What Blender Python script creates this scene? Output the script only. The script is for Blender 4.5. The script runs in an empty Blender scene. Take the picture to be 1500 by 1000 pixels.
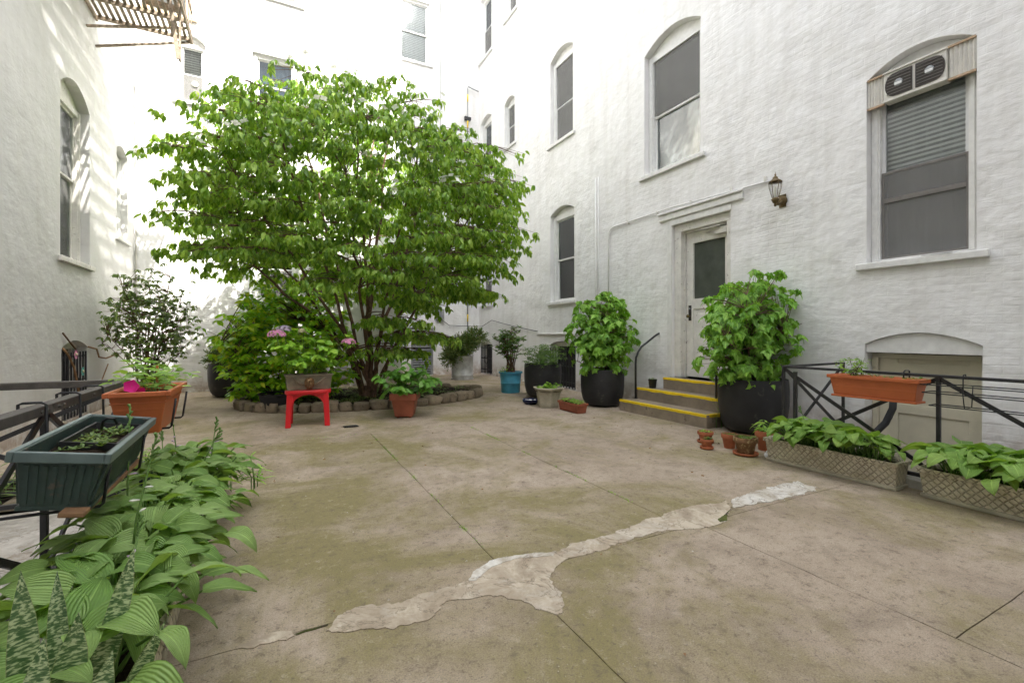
import bpy, bmesh, math, random
import numpy as np
from mathutils import Vector, Matrix, noise
from mathutils.geometry import tessellate_polygon
R_ = random.Random(7)
rad = math.radians
PI = math.pi
scene = bpy.context.scene
COL = scene.collection

# ------------------------------------------------------------------ camera
TH = math.atan(350/675)
cam_d = bpy.data.cameras.new('camera')
cam = bpy.data.objects.new('camera', cam_d)
COL.objects.link(cam)
cam.location = (0, 0, 1.2)
cam.rotation_euler = (rad(90), 0, -TH)
cam_d.sensor_width = 36
cam_d.lens = 36*675/1500
cam_d.shift_y = -10/1500
cam_d.clip_start = .05
cam_d.clip_end = 800
scene.camera = cam
# ------------------------------------------------------------------ light
SUN = Vector((.20, -.6, .75)).normalized()          # towards the sun
world = bpy.data.worlds.new('World')
scene.world = world
world.use_nodes = True
wn = world.node_tree
bg = wn.nodes['Background']
sky = wn.nodes.new('ShaderNodeTexSky')
sky.sky_type = 'NISHITA'
sky.sun_disc = False
sky.sun_elevation = math.asin(SUN.z)
sky.sun_rotation = math.atan2(SUN.x, SUN.y)
sky.dust_density = 3
sky.air_density = 1.0
hs = wn.nodes.new('ShaderNodeHueSaturation')
hs.inputs['Saturation'].default_value = .30
wn.links.new(sky.outputs[0], hs.inputs['Color'])
wn.links.new(hs.outputs[0], bg.inputs[0])
bg.inputs[1].default_value = .15
sd = bpy.data.lights.new('sun', 'SUN')
sd.energy = 2.0
sd.angle = rad(.6)
sd.color = (1, .95, .88)
so = bpy.data.objects.new('sun', sd)
COL.objects.link(so)
so.rotation_euler = SUN.to_track_quat('Z', 'Y').to_euler()
vs = scene.view_settings
vs.view_transform = 'Standard'
vs.look = 'None'
vs.gamma = 1
vs.use_curve_mapping = False
vs.exposure = 2.8
scene.cycles.max_bounces = 8
scene.cycles.diffuse_bounces = 5
scene.cycles.transparent_max_bounces = 12

# ------------------------------------------------------------------ materials
class NT:
    def __init__(s, name):
        s.m = bpy.data.materials.new(name)
        s.m.use_nodes = True
        s.t = s.m.node_tree
        s.b = s.t.nodes['Principled BSDF']
        s.out = s.t.nodes['Material Output']
    def n(s, typ, **kw):
        nd = s.t.nodes.new('ShaderNode'+typ)
        for k, v in kw.items():
            if isinstance(v, tuple) and len(v) == 2 and v[0] == '=':
                setattr(nd, k, v[1])
            elif hasattr(v, 'links') or isinstance(v, bpy.types.NodeSocket):
                s.t.links.new(v, s.inp(nd, k))
            else:
                s.inp(nd, k).default_value = v
        return nd
    def inp(s, nd, k):
        k = k.replace('_', ' ')
        if k.startswith('#'):
            return nd.inputs[int(k[1:])]
        for i in nd.inputs:
            if i.name.lower() == k.lower() and i.enabled:
                return i
        for i in nd.inputs:
            if i.name.lower() == k.lower():
                return i
        raise KeyError(k)
    def l(s, a, b):
        s.t.links.new(a, b)
    def math(s, op, a, b=0., c=None, clamp=False):
        nd = s.t.nodes.new('ShaderNodeMath')
        nd.operation = op
        nd.use_clamp = clamp
        for i, v in enumerate((a, b) if c is None else (a, b, c)):
            if isinstance(v, bpy.types.NodeSocket):
                s.l(v, nd.inputs[i])
            else:
                nd.inputs[i].default_value = v
        return nd.outputs[0]
    def mix(s, f, a, b, mode='MIX'):
        nd = s.t.nodes.new('ShaderNodeMix')
        nd.data_type = 'RGBA'
        nd.blend_type = mode
        for i, v in ((0, f), (6, a), (7, b)):
            if isinstance(v, bpy.types.NodeSocket):
                s.l(v, nd.inputs[i])
            elif i == 0:
                nd.inputs[0].default_value = v
            else:
                nd.inputs[i].default_value = (*v, 1) if len(v) == 3 else v
        return nd.outputs[2]
    def ramp(s, f, stops, interp='LINEAR'):
        nd = s.t.nodes.new('ShaderNodeValToRGB')
        cr = nd.color_ramp
        cr.interpolation = interp
        while len(cr.elements) < len(stops):
            cr.elements.new(.5)
        for e, (p, c) in zip(cr.elements, stops):
            e.position = p
            c = (c, c, c) if not isinstance(c, tuple) else c
            e.color = (*c, 1)
        s.l(f, nd.inputs[0])
        return nd.outputs[0]
    def noise(s, scale, detail=4, rough=.55, vec=None, dist=0.):
        nd = s.t.nodes.new('ShaderNodeTexNoise')
        nd.inputs['Scale'].default_value = scale
        nd.inputs['Detail'].default_value = detail
        nd.inputs['Roughness'].default_value = rough
        nd.inputs['Distortion'].default_value = dist
        if vec is not None:
            s.l(vec, nd.inputs['Vector'])
        return nd.outputs[0]
    def pos(s):
        return s.t.nodes.new('ShaderNodeNewGeometry').outputs['Position']
    def obj(s):
        return s.t.nodes.new('ShaderNodeTexCoord').outputs['Object']
    def uv(s):
        return s.t.nodes.new('ShaderNodeTexCoord').outputs['UV']
    def sep(s, v):
        nd = s.t.nodes.new('ShaderNodeSeparateXYZ')
        s.l(v, nd.inputs[0])
        return nd.outputs
    def comb(s, x=0., y=0., z=0.):
        nd = s.t.nodes.new('ShaderNodeCombineXYZ')
        for i, v in enumerate((x, y, z)):
            if isinstance(v, bpy.types.NodeSocket):
                s.l(v, nd.inputs[i])
            else:
                nd.inputs[i].default_value = v
        return nd.outputs[0]
    def bump(s, h, dist, strength=1, normal=None):
        nd = s.t.nodes.new('ShaderNodeBump')
        nd.inputs['Distance'].default_value = dist
        nd.inputs['Strength'].default_value = strength
        s.l(h, nd.inputs['Height'])
        if normal is not None:
            s.l(normal, nd.inputs['Normal'])
        return nd.outputs[0]
    def fin(s, col=None, rough=None, normal=None, metal=None, spec=None):
        for k, v in (('Base Color', col), ('Roughness', rough), ('Normal', normal), ('Metallic', metal), ('Specular IOR Level', spec)):
            if v is None:
                continue
            if isinstance(v, bpy.types.NodeSocket):
                s.l(v, s.b.inputs[k])
            elif isinstance(v, tuple):
                s.b.inputs[k].default_value = (*v, 1)
            else:
                s.b.inputs[k].default_value = v
        return s.m

def simple(name, col, rough=.6, metal=0, nscale=12, var=.25, bump=.0015, bscale=60, spec=.4, wear=None, wearamt=.5, otint=0):
    t = NT(name)
    p = t.obj()
    n = t.noise(nscale, 5, .6, p)
    f = t.ramp(n, [(.3, 1-var), (.7, 1+var*.4)])
    oi = t.t.nodes.new('ShaderNodeObjectInfo').outputs['Random']
    f = t.mix(1, f, t.ramp(oi, [(0., 1-otint), (1., 1.)]), 'MULTIPLY') if otint else f
    c = t.mix(1, col, f, 'MULTIPLY')
    if wear:
        n2 = t.noise(nscale*1.7, 8, .7, p)
        c = t.mix(t.ramp(n2, [(wearamt, 0.), (wearamt+.08, 1.)]), c, wear)
    nb = t.noise(bscale, 4, .6, p)
    return t.fin(c, t.math('ADD', t.math('MULTIPLY', n, .25), rough-.12), t.bump(nb, bump), metal, spec)

def wall_mat(name, plane, bricks=1.0, base=(.84, .835, .82), plaster=1.0, band=None):
    t = NT(name)
    P = t.pos()
    x, y, z = t.sep(P)
    u = y if plane == 'X' else x
    wob = t.noise(1.6, 3, .5, P)
    zz = t.math('ADD', z, t.math('MULTIPLY', wob, .07))
    v = t.comb(u, zz, 0.)
    br = t.t.nodes.new('ShaderNodeTexBrick')
    t.l(v, br.inputs['Vector'])
    br.inputs['Scale'].default_value = 1
    br.inputs['Mortar Size'].default_value = .011
    br.inputs['Mortar Smooth'].default_value = 1
    br.inputs['Brick Width'].default_value = .215
    br.inputs['Row Height'].default_value = .074
    br.inputs['Color1'].default_value = (1, 1, 1, 1)
    br.inputs['Color2'].default_value = (.55, .55, .55, 1)
    br.inputs['Mortar'].default_value = (0, 0, 0, 1)
    mask = t.ramp(t.noise(.55, 4, .6, P), [(.42, .05), (.66, 1.)])
    hb = t.math('MULTIPLY', br.outputs['Color'], mask)
    # stretched trowel ripples that follow the courses
    rp = t.noise(1, 6, .62, t.comb(t.math('MULTIPLY', u, 3.2), t.math('MULTIPLY', zz, 9.), 0.), .5)
    rp2 = t.noise(1, 5, .65, t.comb(t.math('MULTIPLY', u, 9.), t.math('MULTIPLY', zz, 22.), 3.), 1.0)
    big = t.noise(1.3, 4, .55, P)
    fine = t.noise(90, 3, .6, P)
    n1 = t.bump(big, .13*plaster, .6)
    n2 = t.bump(rp, .008*plaster, .8, n1)
    n3 = t.bump(hb, .0024*bricks, .8, n2)
    n4 = t.bump(rp2, .0045*plaster, .7, n3)
    n5 = t.bump(fine, .0012, .8, n4)
    # chips, grime: follow shapes of their own
    st = t.noise(1, 5, .6, t.comb(t.math('MULTIPLY', u, 5.5), t.math('MULTIPLY', z, .45), 0.))
    c = t.mix(t.ramp(st, [(.46, 0.), (.76, .30)]), base, (.50, .47, .42))
    c = t.mix(t.ramp(t.noise(2.2, 6, .65, P), [(.45, 0.), (.8, .25)]), c, (.66, .65, .63))
    low = t.math('SUBTRACT', 1., t.math('MULTIPLY', z, 2.2), clamp=True)
    c = t.mix(t.math('MULTIPLY', t.ramp(t.noise(5, 8, .7, P), [(.38, 0.), (.56, .9)]), low), c, (.36, .27, .2))
    crk = t.math('MULTIPLY', t.ramp(t.noise(1.1, 8, .72, P), [(.495, 0.), (.5, .35), (.505, 0.)]), .35)
    c = t.mix(crk, c, (.45, .42, .38))
    return t.fin(c, .62, n5, 0, .3)

M = {}
M['wall_right'] = wall_mat('white_painted_brick_right', 'X', 1.0)
M['wall_left'] = wall_mat('white_painted_plaster_left', 'X', .25, (.64, .635, .62), .6)
M['wall_back'] = wall_mat('white_painted_brick_back', 'Y', 1.6, (.74, .735, .72), plaster=.8)
M['white'] = simple('white_painted_trim', (.78, .775, .75), .55, var=.12, bump=.001, wear=(.5, .46, .4), wearamt=.68)
M['white_old'] = simple('flaking_white_paint', (.74, .72, .67), .6, var=.15, bump=.002, nscale=9, wear=(.2, .15, .11), wearamt=.60)
M['cream'] = simple('cream_painted_wood', (.60, .56, .43), .5, var=.12, nscale=4, wear=(.45, .36, .25), wearamt=.68)
M['black_iron'] = simple('black_painted_iron', (.025, .025, .027), .42, .0, 20, .4, .001, 90, .5, (.10, .075, .06), .64)
M['grey_iron'] = simple('weathered_grey_iron', (.085, .075, .065), .6, .0, 14, .4, .001, 90, .4, (.06, .05, .042), .58)
M['rust_iron'] = simple('tan_rusted_iron', (.34, .275, .205), .75, .0, 16, .4, .002, 70, .3, (.17, .10, .06), .56)
M['bracket'] = simple('black_wire', (.02, .02, .022), .4)
M['black_pot'] = simple('matt_black_planter', (.030, .030, .032), .5, .0, 4, .5, .001, 120, .4, (.07, .065, .058), .60)
M['blue_pot'] = simple('blue_plastic', (.07, .33, .48), .45, 0, 6, .3, .0008, 80, .4, (.05, .15, .2), .66)
M['navy'] = simple('navy_glazed', (.01, .015, .06), .3)
M['galv'] = simple('galvanised_steel', (.50, .51, .50), .5, .35, 7, .3, .001, 60, .5, (.36, .34, .3), .64)
M['terra'] = simple('terracotta', (.42, .135, .06), .7, 0, 9, .3, .001, 90, .3, (.42, .25, .16), .66)
M['terra_red'] = simple('red_brown_plastic', (.33, .10, .055), .55, 0, 8, .25, .001, 70, .35, (.27, .14, .09), .66)
M['orange'] = simple('orange_plastic', (.50, .135, .045), .45, 0, 6, .15, .0006, 70, .4, (.33, .14, .07), .7)
M['old_terra'] = simple('stained_terracotta', (.22, .12, .06), .8, 0, 14, .4, .002, 60, .2, (.45, .33, .16), .56)
M['red'] = simple('red_plastic', (.62, .012, .018), .38, 0, 5, .12, .0005, 60, .5, (.55, .09, .08), .62)
M['green_plastic'] = simple('dark_green_plastic', (.040, .068, .060), .45, 0, 10, .35, .0008, 80, .45, (.10, .085, .07), .57)
M['green_rim'] = simple('pale_green_plastic_rim', (.13, .175, .17), .42, 0, 8, .25, .0006, 80, .45)
M['trough_grey'] = simple('cast_stone_grey_brown', (.25, .21, .15), .75, 0, 10, .4, .003, 50, .3, (.11, .09, .07), .62)
M['hexstone'] = simple('cream_cast_stone', (.46, .42, .32), .75, 0, 9, .3, .002, 60, .3, (.27, .23, .16), .62)
M['soil'] = simple('dark_soil', (.035, .024, .016), .95, 0, 40, .6, .02, 60, .1, (.10, .07, .045), .62)
M['brass'] = simple('aged_brass', (.16, .115, .055), .45, .7, 14, .5, .001, 60, .5, (.16, .11, .06), .6)
M['bark'] = simple('brown_bark', (.17, .105, .07), .85, 0, 18, .5, .006, 45, .2, (.26, .20, .15), .6)
M['stem_green'] = simple('green_stem', (.13, .24, .05), .6)
M['twig'] = simple('thin_brown_twig', (.12, .075, .045), .8)
M['wood'] = simple('weathered_wood', (.30, .17, .09), .8, 0, 10, .4, .003, 40, .2)
M['yellow'] = simple('yellow_edge_paint', (.85, .60, .02), .6, 0, 18, .12, .0015, 60, .3, (.30, .25, .17), .68)
M['steel'] = simple('grey_steel', (.33, .34, .34), .5, .4)
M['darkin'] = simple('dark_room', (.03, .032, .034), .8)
M['curtain'] = simple('grey_curtain', (.50, .505, .49), .9, var=.15)
M['blind'] = simple('pale_blind_slat', (.80, .80, .78), .5, var=.08)
M['bluecurtain'] = simple('blue_curtain', (.16, .27, .42), .9, var=.35, nscale=5)
M['tan'] = simple('tan_painted_trim', (.52, .38, .25), .6)
M['alu'] = simple('aluminium_sash', (.70, .70, .69), .4, var=.08)
M['darksash'] = simple('brown_grey_sash', (.20, .185, .17), .5, var=.2)
M['pink'] = simple('pink_petals', (.80, .34, .55), .6, var=.3, nscale=40)
M['lilac'] = simple('lilac_petals', (.48, .40, .52), .6, var=.3, nscale=40)
M['creamflower'] = simple('cream_petals', (.62, .55, .36), .6, var=.3, nscale=40)
M['magenta'] = simple('magenta_petals', (.80, .02, .30), .55, var=.2)
M['whitepetal'] = simple('white_bract', (.80, .80, .70), .6, var=.1)
M['palepurple'] = simple('pale_purple_petals', (.60, .45, .62), .6, var=.1)
M['stone'] = simple('tan_grey_stone', (.36, .29, .205), .85, 0, 5, .45, .012, 14, .2, (.13, .105, .08), .58, .5)
M['hose'] = simple('black_hose', (.02, .02, .022), .5)
M['acwhite'] = simple('yellowed_ac_plastic', (.68, .66, .60), .5, var=.15, wear=(.38, .3, .22), wearamt=.66)
M['dark_brown'] = simple('dark_brown_mesh', (.05, .042, .036), .6)
M['paper'] = simple('white_paper', (.8, .8, .8), .7, var=.03)
M['greysheet'] = simple('grey_metal_sheet', (.30, .31, .31), .5, .3)
M['teal'] = simple('teal_petals', (.12, .38, .33), .5)
M['kerb'] = simple('pale_painted_kerb', (.52, .50, .44), .8, 0, 5, .3, .006, 25, .2, (.30, .27, .2), .62)

def glass_mat():
    t = NT('window_glass')
    g = t.t.nodes.new('ShaderNodeBsdfGlossy'); g.inputs['Roughness'].default_value = .13
    g.inputs['Color'].default_value = (.9, .93, .95, 1)
    nb = t.noise(2.5, 2, .5, t.pos())
    t.l(t.bump(nb, .01, .4), g.inputs['Normal'])
    tr = t.t.nodes.new('ShaderNodeBsdfTransparent'); tr.inputs[0].default_value = (.93, .95, .94, 1)
    fr = t.t.nodes.new('ShaderNodeFresnel'); fr.inputs[0].default_value = 1.42
    mx = t.t.nodes.new('ShaderNodeMixShader')
    t.l(t.math('ADD', fr.outputs[0], .05, clamp=True), mx.inputs[0]); t.l(tr.outputs[0], mx.inputs[1]); t.l(g.outputs[0], mx.inputs[2])
    t.l(mx.outputs[0], t.out.inputs[0])
    return t.m
M['glass'] = glass_mat()
def screen_mat():
    t = NT('insect_screen')
    d = t.t.nodes.new('ShaderNodeBsdfDiffuse')
    n = t.noise(5, 4, .6, t.pos())
    t.l(t.ramp(n, [(.25, (.24, .238, .23)), (.75, (.29, .287, .278))]), d.inputs[0])
    tr = t.t.nodes.new('ShaderNodeBsdfTransparent')
    mx = t.t.nodes.new('ShaderNodeMixShader'); mx.inputs[0].default_value = .52
    t.l(tr.outputs[0], mx.inputs[1]); t.l(d.outputs[0], mx.inputs[2])
    t.l(mx.outputs[0], t.out.inputs[0])
    return t.m
M['screen'] = screen_mat()
def lampglass():
    t = NT('lamp_glass')
    d = t.t.nodes.new('ShaderNodeBsdfGlass'); d.inputs['Roughness'].default_value = .1; d.inputs['IOR'].default_value = 1.15
    tr = t.t.nodes.new('ShaderNodeBsdfTransparent')
    mx = t.t.nodes.new('ShaderNodeMixShader'); mx.inputs[0].default_value = .5
    t.l(tr.outputs[0], mx.inputs[1]); t.l(d.outputs[0], mx.inputs[2]); t.l(mx.outputs[0], t.out.inputs[0])
    return t.m
M['lampglass'] = lampglass()

def concrete():
    t = NT('old_courtyard_concrete')
    P = t.pos()
    x, y, z = t.sep(P)
    oi = t.t.nodes.new('ShaderNodeObjectInfo').outputs['Random']
    a = t.noise(.9, 6, .62, P, .4)
    b = t.noise(3.2, 8, .7, P, .3)
    c = t.ramp(a, [(.28, (.31, .24, .17)), (.5, (.46, .37, .275)), (.72, (.56, .465, .36))])
    c = t.mix(t.ramp(b, [(.36, .65), (.52, 0.)]), c, (.20, .155, .11))
    c = t.mix(t.ramp(b, [(.56, 0.), (.74, .65)]), c, (.53, .45, .35))
    c = t.mix(.35, c, t.ramp(oi, [(0., (.39, .32, .245)), (1., (.47, .39, .31))]))
    # moss film, strongest towards the left and middle of the yard
    mossn = t.noise(1.05, 7, .68, t.comb(t.math('ADD', x, 4.2), y, 0.), .5)
    gx = t.math('POWER', 2.718, t.math('MULTIPLY', t.math('POWER', t.math('ABSOLUTE', t.math('SUBTRACT', x, .45)), 2.), -.55))
    gy = t.math('POWER', 2.718, t.math('MULTIPLY', t.math('POWER', t.math('ABSOLUTE', t.math('SUBTRACT', y, 3.3)), 2.), -.14))
    bias = t.math('MULTIPLY', t.math('MULTIPLY', gx, gy), .13)
    mk = t.ramp(t.math('ADD', mossn, bias), [(.48, 0.), (.66, .85)])
    c = t.mix(mk, c, (.23, .20, .07))
    # grime spots and pale flecks
    sp = t.noise(12, 7, .78, P)
    c = t.mix(t.ramp(sp, [(.32, .85), (.46, 0.)]), c, (.15, .115, .08))
    c = t.mix(t.ramp(sp, [(.56, 0.), (.70, .5)]), c, (.58, .50, .40))
    sp2 = t.noise(38, 5, .8, P)
    c = t.mix(t.ramp(sp2, [(.34, .8), (.44, 0.)]), c, (.12, .095, .07))
    vo = t.t.nodes.new('ShaderNodeTexVoronoi'); vo.inputs['Scale'].default_value = 55; t.l(P, vo.inputs['Vector'])
    c = t.mix(t.ramp(vo.outputs['Distance'], [(.05, .75), (.13, 0.)]), c, (.09, .075, .06))
    vo2 = t.t.nodes.new('ShaderNodeTexVoronoi'); vo2.inputs['Scale'].default_value = 23; t.l(P, vo2.inputs['Vector'])
    c = t.mix(t.ramp(vo2.outputs['Distance'], [(.03, .7), (.09, 0.)]), c, (.5, .45, .38))
    # hairline cracks
    cr = t.noise(.8, 7, .6, P)
    c = t.mix(t.ramp(cr, [(.498, 0.), (.5, .22), (.502, 0.)]), c, (.10, .08, .06))
    f = t.noise(160, 3, .7, P)
    c = t.mix(t.ramp(f, [(.35, .5), (.6, 0.)]), c, (.13, .105, .08))
    n1 = t.bump(b, .012, .7)
    n2 = t.bump(f, .0022, 1, n1)
    n3 = t.bump(sp, .004, .7, n2)
    return t.fin(c, t.ramp(a, [(.3, .75), (.7, .92)]), n3, 0, .25)
M['concrete'] = concrete()
M['joint'] = simple('mossy_joint_dirt', (.10, .115, .035), .95, 0, 6, .6, .004, 50, .1, (.07, .055, .04), .5)
def patchmat(name, c1, c2, c3, wh=.8):
    t = NT(name)
    P = t.pos()
    a = t.noise(5, 8, .7, P, .6)
    st = t.noise(1, 4, .6, t.comb(t.math('MULTIPLY', t.sep(P)[0], 40.), t.math('MULTIPLY', t.sep(P)[1], 6.), 0.))
    c = t.ramp(a, [(.36, c1), (.5, c2), (.58, c3)])
    a2 = t.noise(2.6, 7, .7, P, .4)
    c = t.mix(t.ramp(a2, [(.52, 0.), (.60, wh)]), c, (.66, .64, .59))
    c = t.mix(t.ramp(a2, [(.36, .7), (.44, 0.)]), c, (.27, .215, .155))
    c = t.mix(t.ramp(st, [(.4, .25), (.6, 0.)]), c, c1)
    ln = t.noise(3.4, 6, .65, P, .8)
    c = t.mix(t.ramp(ln, [(.488, 0.), (.5, .75), (.512, 0.)]), c, (.16, .13, .09))
    n = t.bump(a, .012)
    return t.fin(c, .85, t.bump(st, .003, .8, n), 0, .2)
M['patch'] = patchmat('grey_mortar_patch', (.33, .27, .195), (.44, .37, .28), (.53, .46, .36), .22)
M['patchwhite'] = patchmat('white_mortar_patch', (.34, .29, .225), (.54, .50, .43), (.68, .66, .61))
M['pale_slab'] = patchmat('pale_areaway_concrete', (.36, .33, .28), (.50, .465, .41), (.58, .545, .49), .2)
M['stepmat'] = simple('step_concrete', (.30, .245, .185), .85, 0, 4, .35, .004, 40, .2, (.14, .115, .085), .60)
M['litter_dark'] = simple('litter', (.08,.06,.04), .9)
M['groundmat'] = simple('city_ground', (.20, .18, .16), .9, 0, 1, .3)

def weave():
    t = NT('basketweave_cast_stone')
    o = t.obj(); x, y, z = t.sep(o)
    z = t.math('ADD', z, t.math('MULTIPLY', t.noise(9, 3, .6, o), .03))
    k = PI/.052
    a = t.math('SINE', t.math('MULTIPLY', t.math('ADD', t.math('ADD', x, y), z), k))
    b = t.math('SINE', t.math('MULTIPLY', t.math('SUBTRACT', t.math('ADD', x, y), z), k))
    w = t.noise(14, 4, .6, o)
    g = t.math('MAXIMUM', t.math('POWER', t.math('ABSOLUTE', a), 22.), t.math('POWER', t.math('ABSOLUTE', b), 22.))
    n = t.noise(7, 6, .65, o)
    c = t.ramp(n, [(.3, (.46, .40, .29)), (.6, (.68, .62, .48)), (.8, (.74, .70, .57))])
    groove_tone = t.math('MULTIPLY', g, t.ramp(w, [(.35, .1), (.6, 1.)]))  # darker along the weave grooves, broken up by noise
    c = t.mix(t.math('MULTIPLY', groove_tone, .6), c, (.12, .09, .06))
    return t.fin(c, .8, t.bump(t.math('MULTIPLY', g, -1.), .008), 0, .2)
M['weave'] = weave()

def leafmat(name, cols, trans=.30, rough=.42, veins=0, tint=(1.5, 1.5, .5), back=None):
    t = NT(name)
    cols = [tuple(min(.8, q*k) for q, k in zip(c_, (1.42, 1.3, 1.2))) for c_ in cols]
    at = t.t.nodes.new('ShaderNodeAttribute'); at.attribute_name = 'lv'
    oi = t.t.nodes.new('ShaderNodeObjectInfo')
    v = t.math('FRACT', t.math('ADD', at.outputs['Fac'], oi.outputs['Random']))
    c = t.ramp(v, [(i/(len(cols)-1), k) for i, k in enumerate(cols)])
    u, w, _ = t.sep(t.uv())
    du = t.math('ABSOLUTE', t.math('SUBTRACT', u, .5))
    c = t.mix(t.ramp(du, [(.008, .35), (.035, 0.)]), c, tuple(min(1, q*1.9+.02) for q in cols[-1]))
    nrm = None
    if veins:
        vv = t.math('SINE', t.math('MULTIPLY', du, veins*2*PI))
        nrm = t.bump(vv, .0016, .9)
        c = t.mix(t.math('MULTIPLY', t.math('ADD', vv, 1.), .04), c, (.02, .05, .01))
    nz = t.noise(30, 3, .6, t.obj())
    c = t.mix(t.ramp(nz, [(.3, .2), (.6, 0.)]), c, tuple(q*.4 for q in cols[0]))
    t.fin(c, rough, nrm, 0, .45)
    tl = t.t.nodes.new('ShaderNodeBsdfTranslucent')
    tc = t.mix(1, c, tint, 'MULTIPLY')
    t.l(tc, tl.inputs[0])
    mx = t.t.nodes.new('ShaderNodeMixShader'); mx.inputs[0].default_value = trans
    t.l(t.b.outputs[0], mx.inputs[1]); t.l(tl.outputs[0], mx.inputs[2])
    t.l(mx.outputs[0], t.out.inputs[0])
    return t.m
M['leaf_tree'] = leafmat('dogwood_leaf', [(.065, .155, .018), (.12, .245, .03), (.19, .33, .045), (.25, .38, .08)], .45)
M['leaf_maple'] = leafmat('maple_leaf', [(.10, .25, .035), (.15, .33, .045), (.22, .42, .07)], .35, .5)
M['leaf_hosta'] = leafmat('hosta_leaf', [(.13, .26, .06), (.19, .33, .095), (.25, .40, .14)], .28, .45, 12)
M['leaf_hosta_dark'] = leafmat('hosta_leaf_deep_green', [(.14, .29, .06), (.20, .37, .085), (.27, .44, .12)], .30, .42, 12)
M['leaf_laurel'] = leafmat('laurel_leaf', [(.09, .25, .012), (.15, .36, .016), (.21, .44, .022), (.28, .52, .03), (.44, .50, .04)], .33, .33)
M['leaf_hydrangea'] = leafmat('hydrangea_leaf', [(.10, .25, .025), (.16, .34, .03), (.25, .42, .045)], .3, .45)
M['leaf_hyd2'] = leafmat('dark_hydrangea_leaf', [(.055, .17, .025), (.09, .24, .04), (.14, .31, .05)], .3, .45)
M['leaf_ficus'] = leafmat('small_olive_leaf', [(.06, .13, .03), (.10, .18, .04), (.17, .24, .06)], .2, .35)
M['leaf_juniper'] = leafmat('juniper_needle', [(.035, .085, .025), (.06, .125, .035), (.11, .18, .045), (.15, .14, .05)], .15, .5)
M['leaf_gardenia'] = leafmat('dark_glossy_leaf', [(.045, .12, .025), (.08, .18, .035), (.14, .26, .05)], .2, .3)
M['leaf_fine'] = leafmat('fine_green_leaf', [(.05, .12, .03), (.09, .18, .045), (.14, .25, .06)], .3, .5)
M['leaf_bright'] = leafmat('bright_green_leaf', [(.12, .26, .05), (.19, .36, .07), (.26, .42, .10)], .35, .5)
M['leaf_cover'] = leafmat('ground_cover_leaf', [(.04, .10, .02), (.08, .15, .03), (.14, .20, .04)], .3, .5)
def snake():
    t = NT('banded_snake_plant_leaf')
    u, w, _ = t.sep(t.uv())
    oi = t.t.nodes.new('ShaderNodeObjectInfo').outputs['Random']
    vec = t.comb(t.math('MULTIPLY', u, 3.), t.math('MULTIPLY', w, 62.), t.math('MULTIPLY', oi, 20.))
    n = t.noise(1.0, 3, .55, vec, .35)
    c = t.ramp(n, [(.40, (.05, .12, .035)), (.50, (.13, .21, .075)), (.58, (.46, .54, .29))])
    c = t.mix(t.ramp(u, [(0., 1.), (.03, 0.), (.97, 0.), (1., 1.)]), c, (.30, .32, .12))
    return t.fin(c, .33, None, 0, .5)
M['snake'] = snake()
M['bract'] = leafmat('white_bract_petal', [(.56, .6, .6), (.56, .62, .62)], .5, .5, tint=(1, 1, .95))

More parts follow.
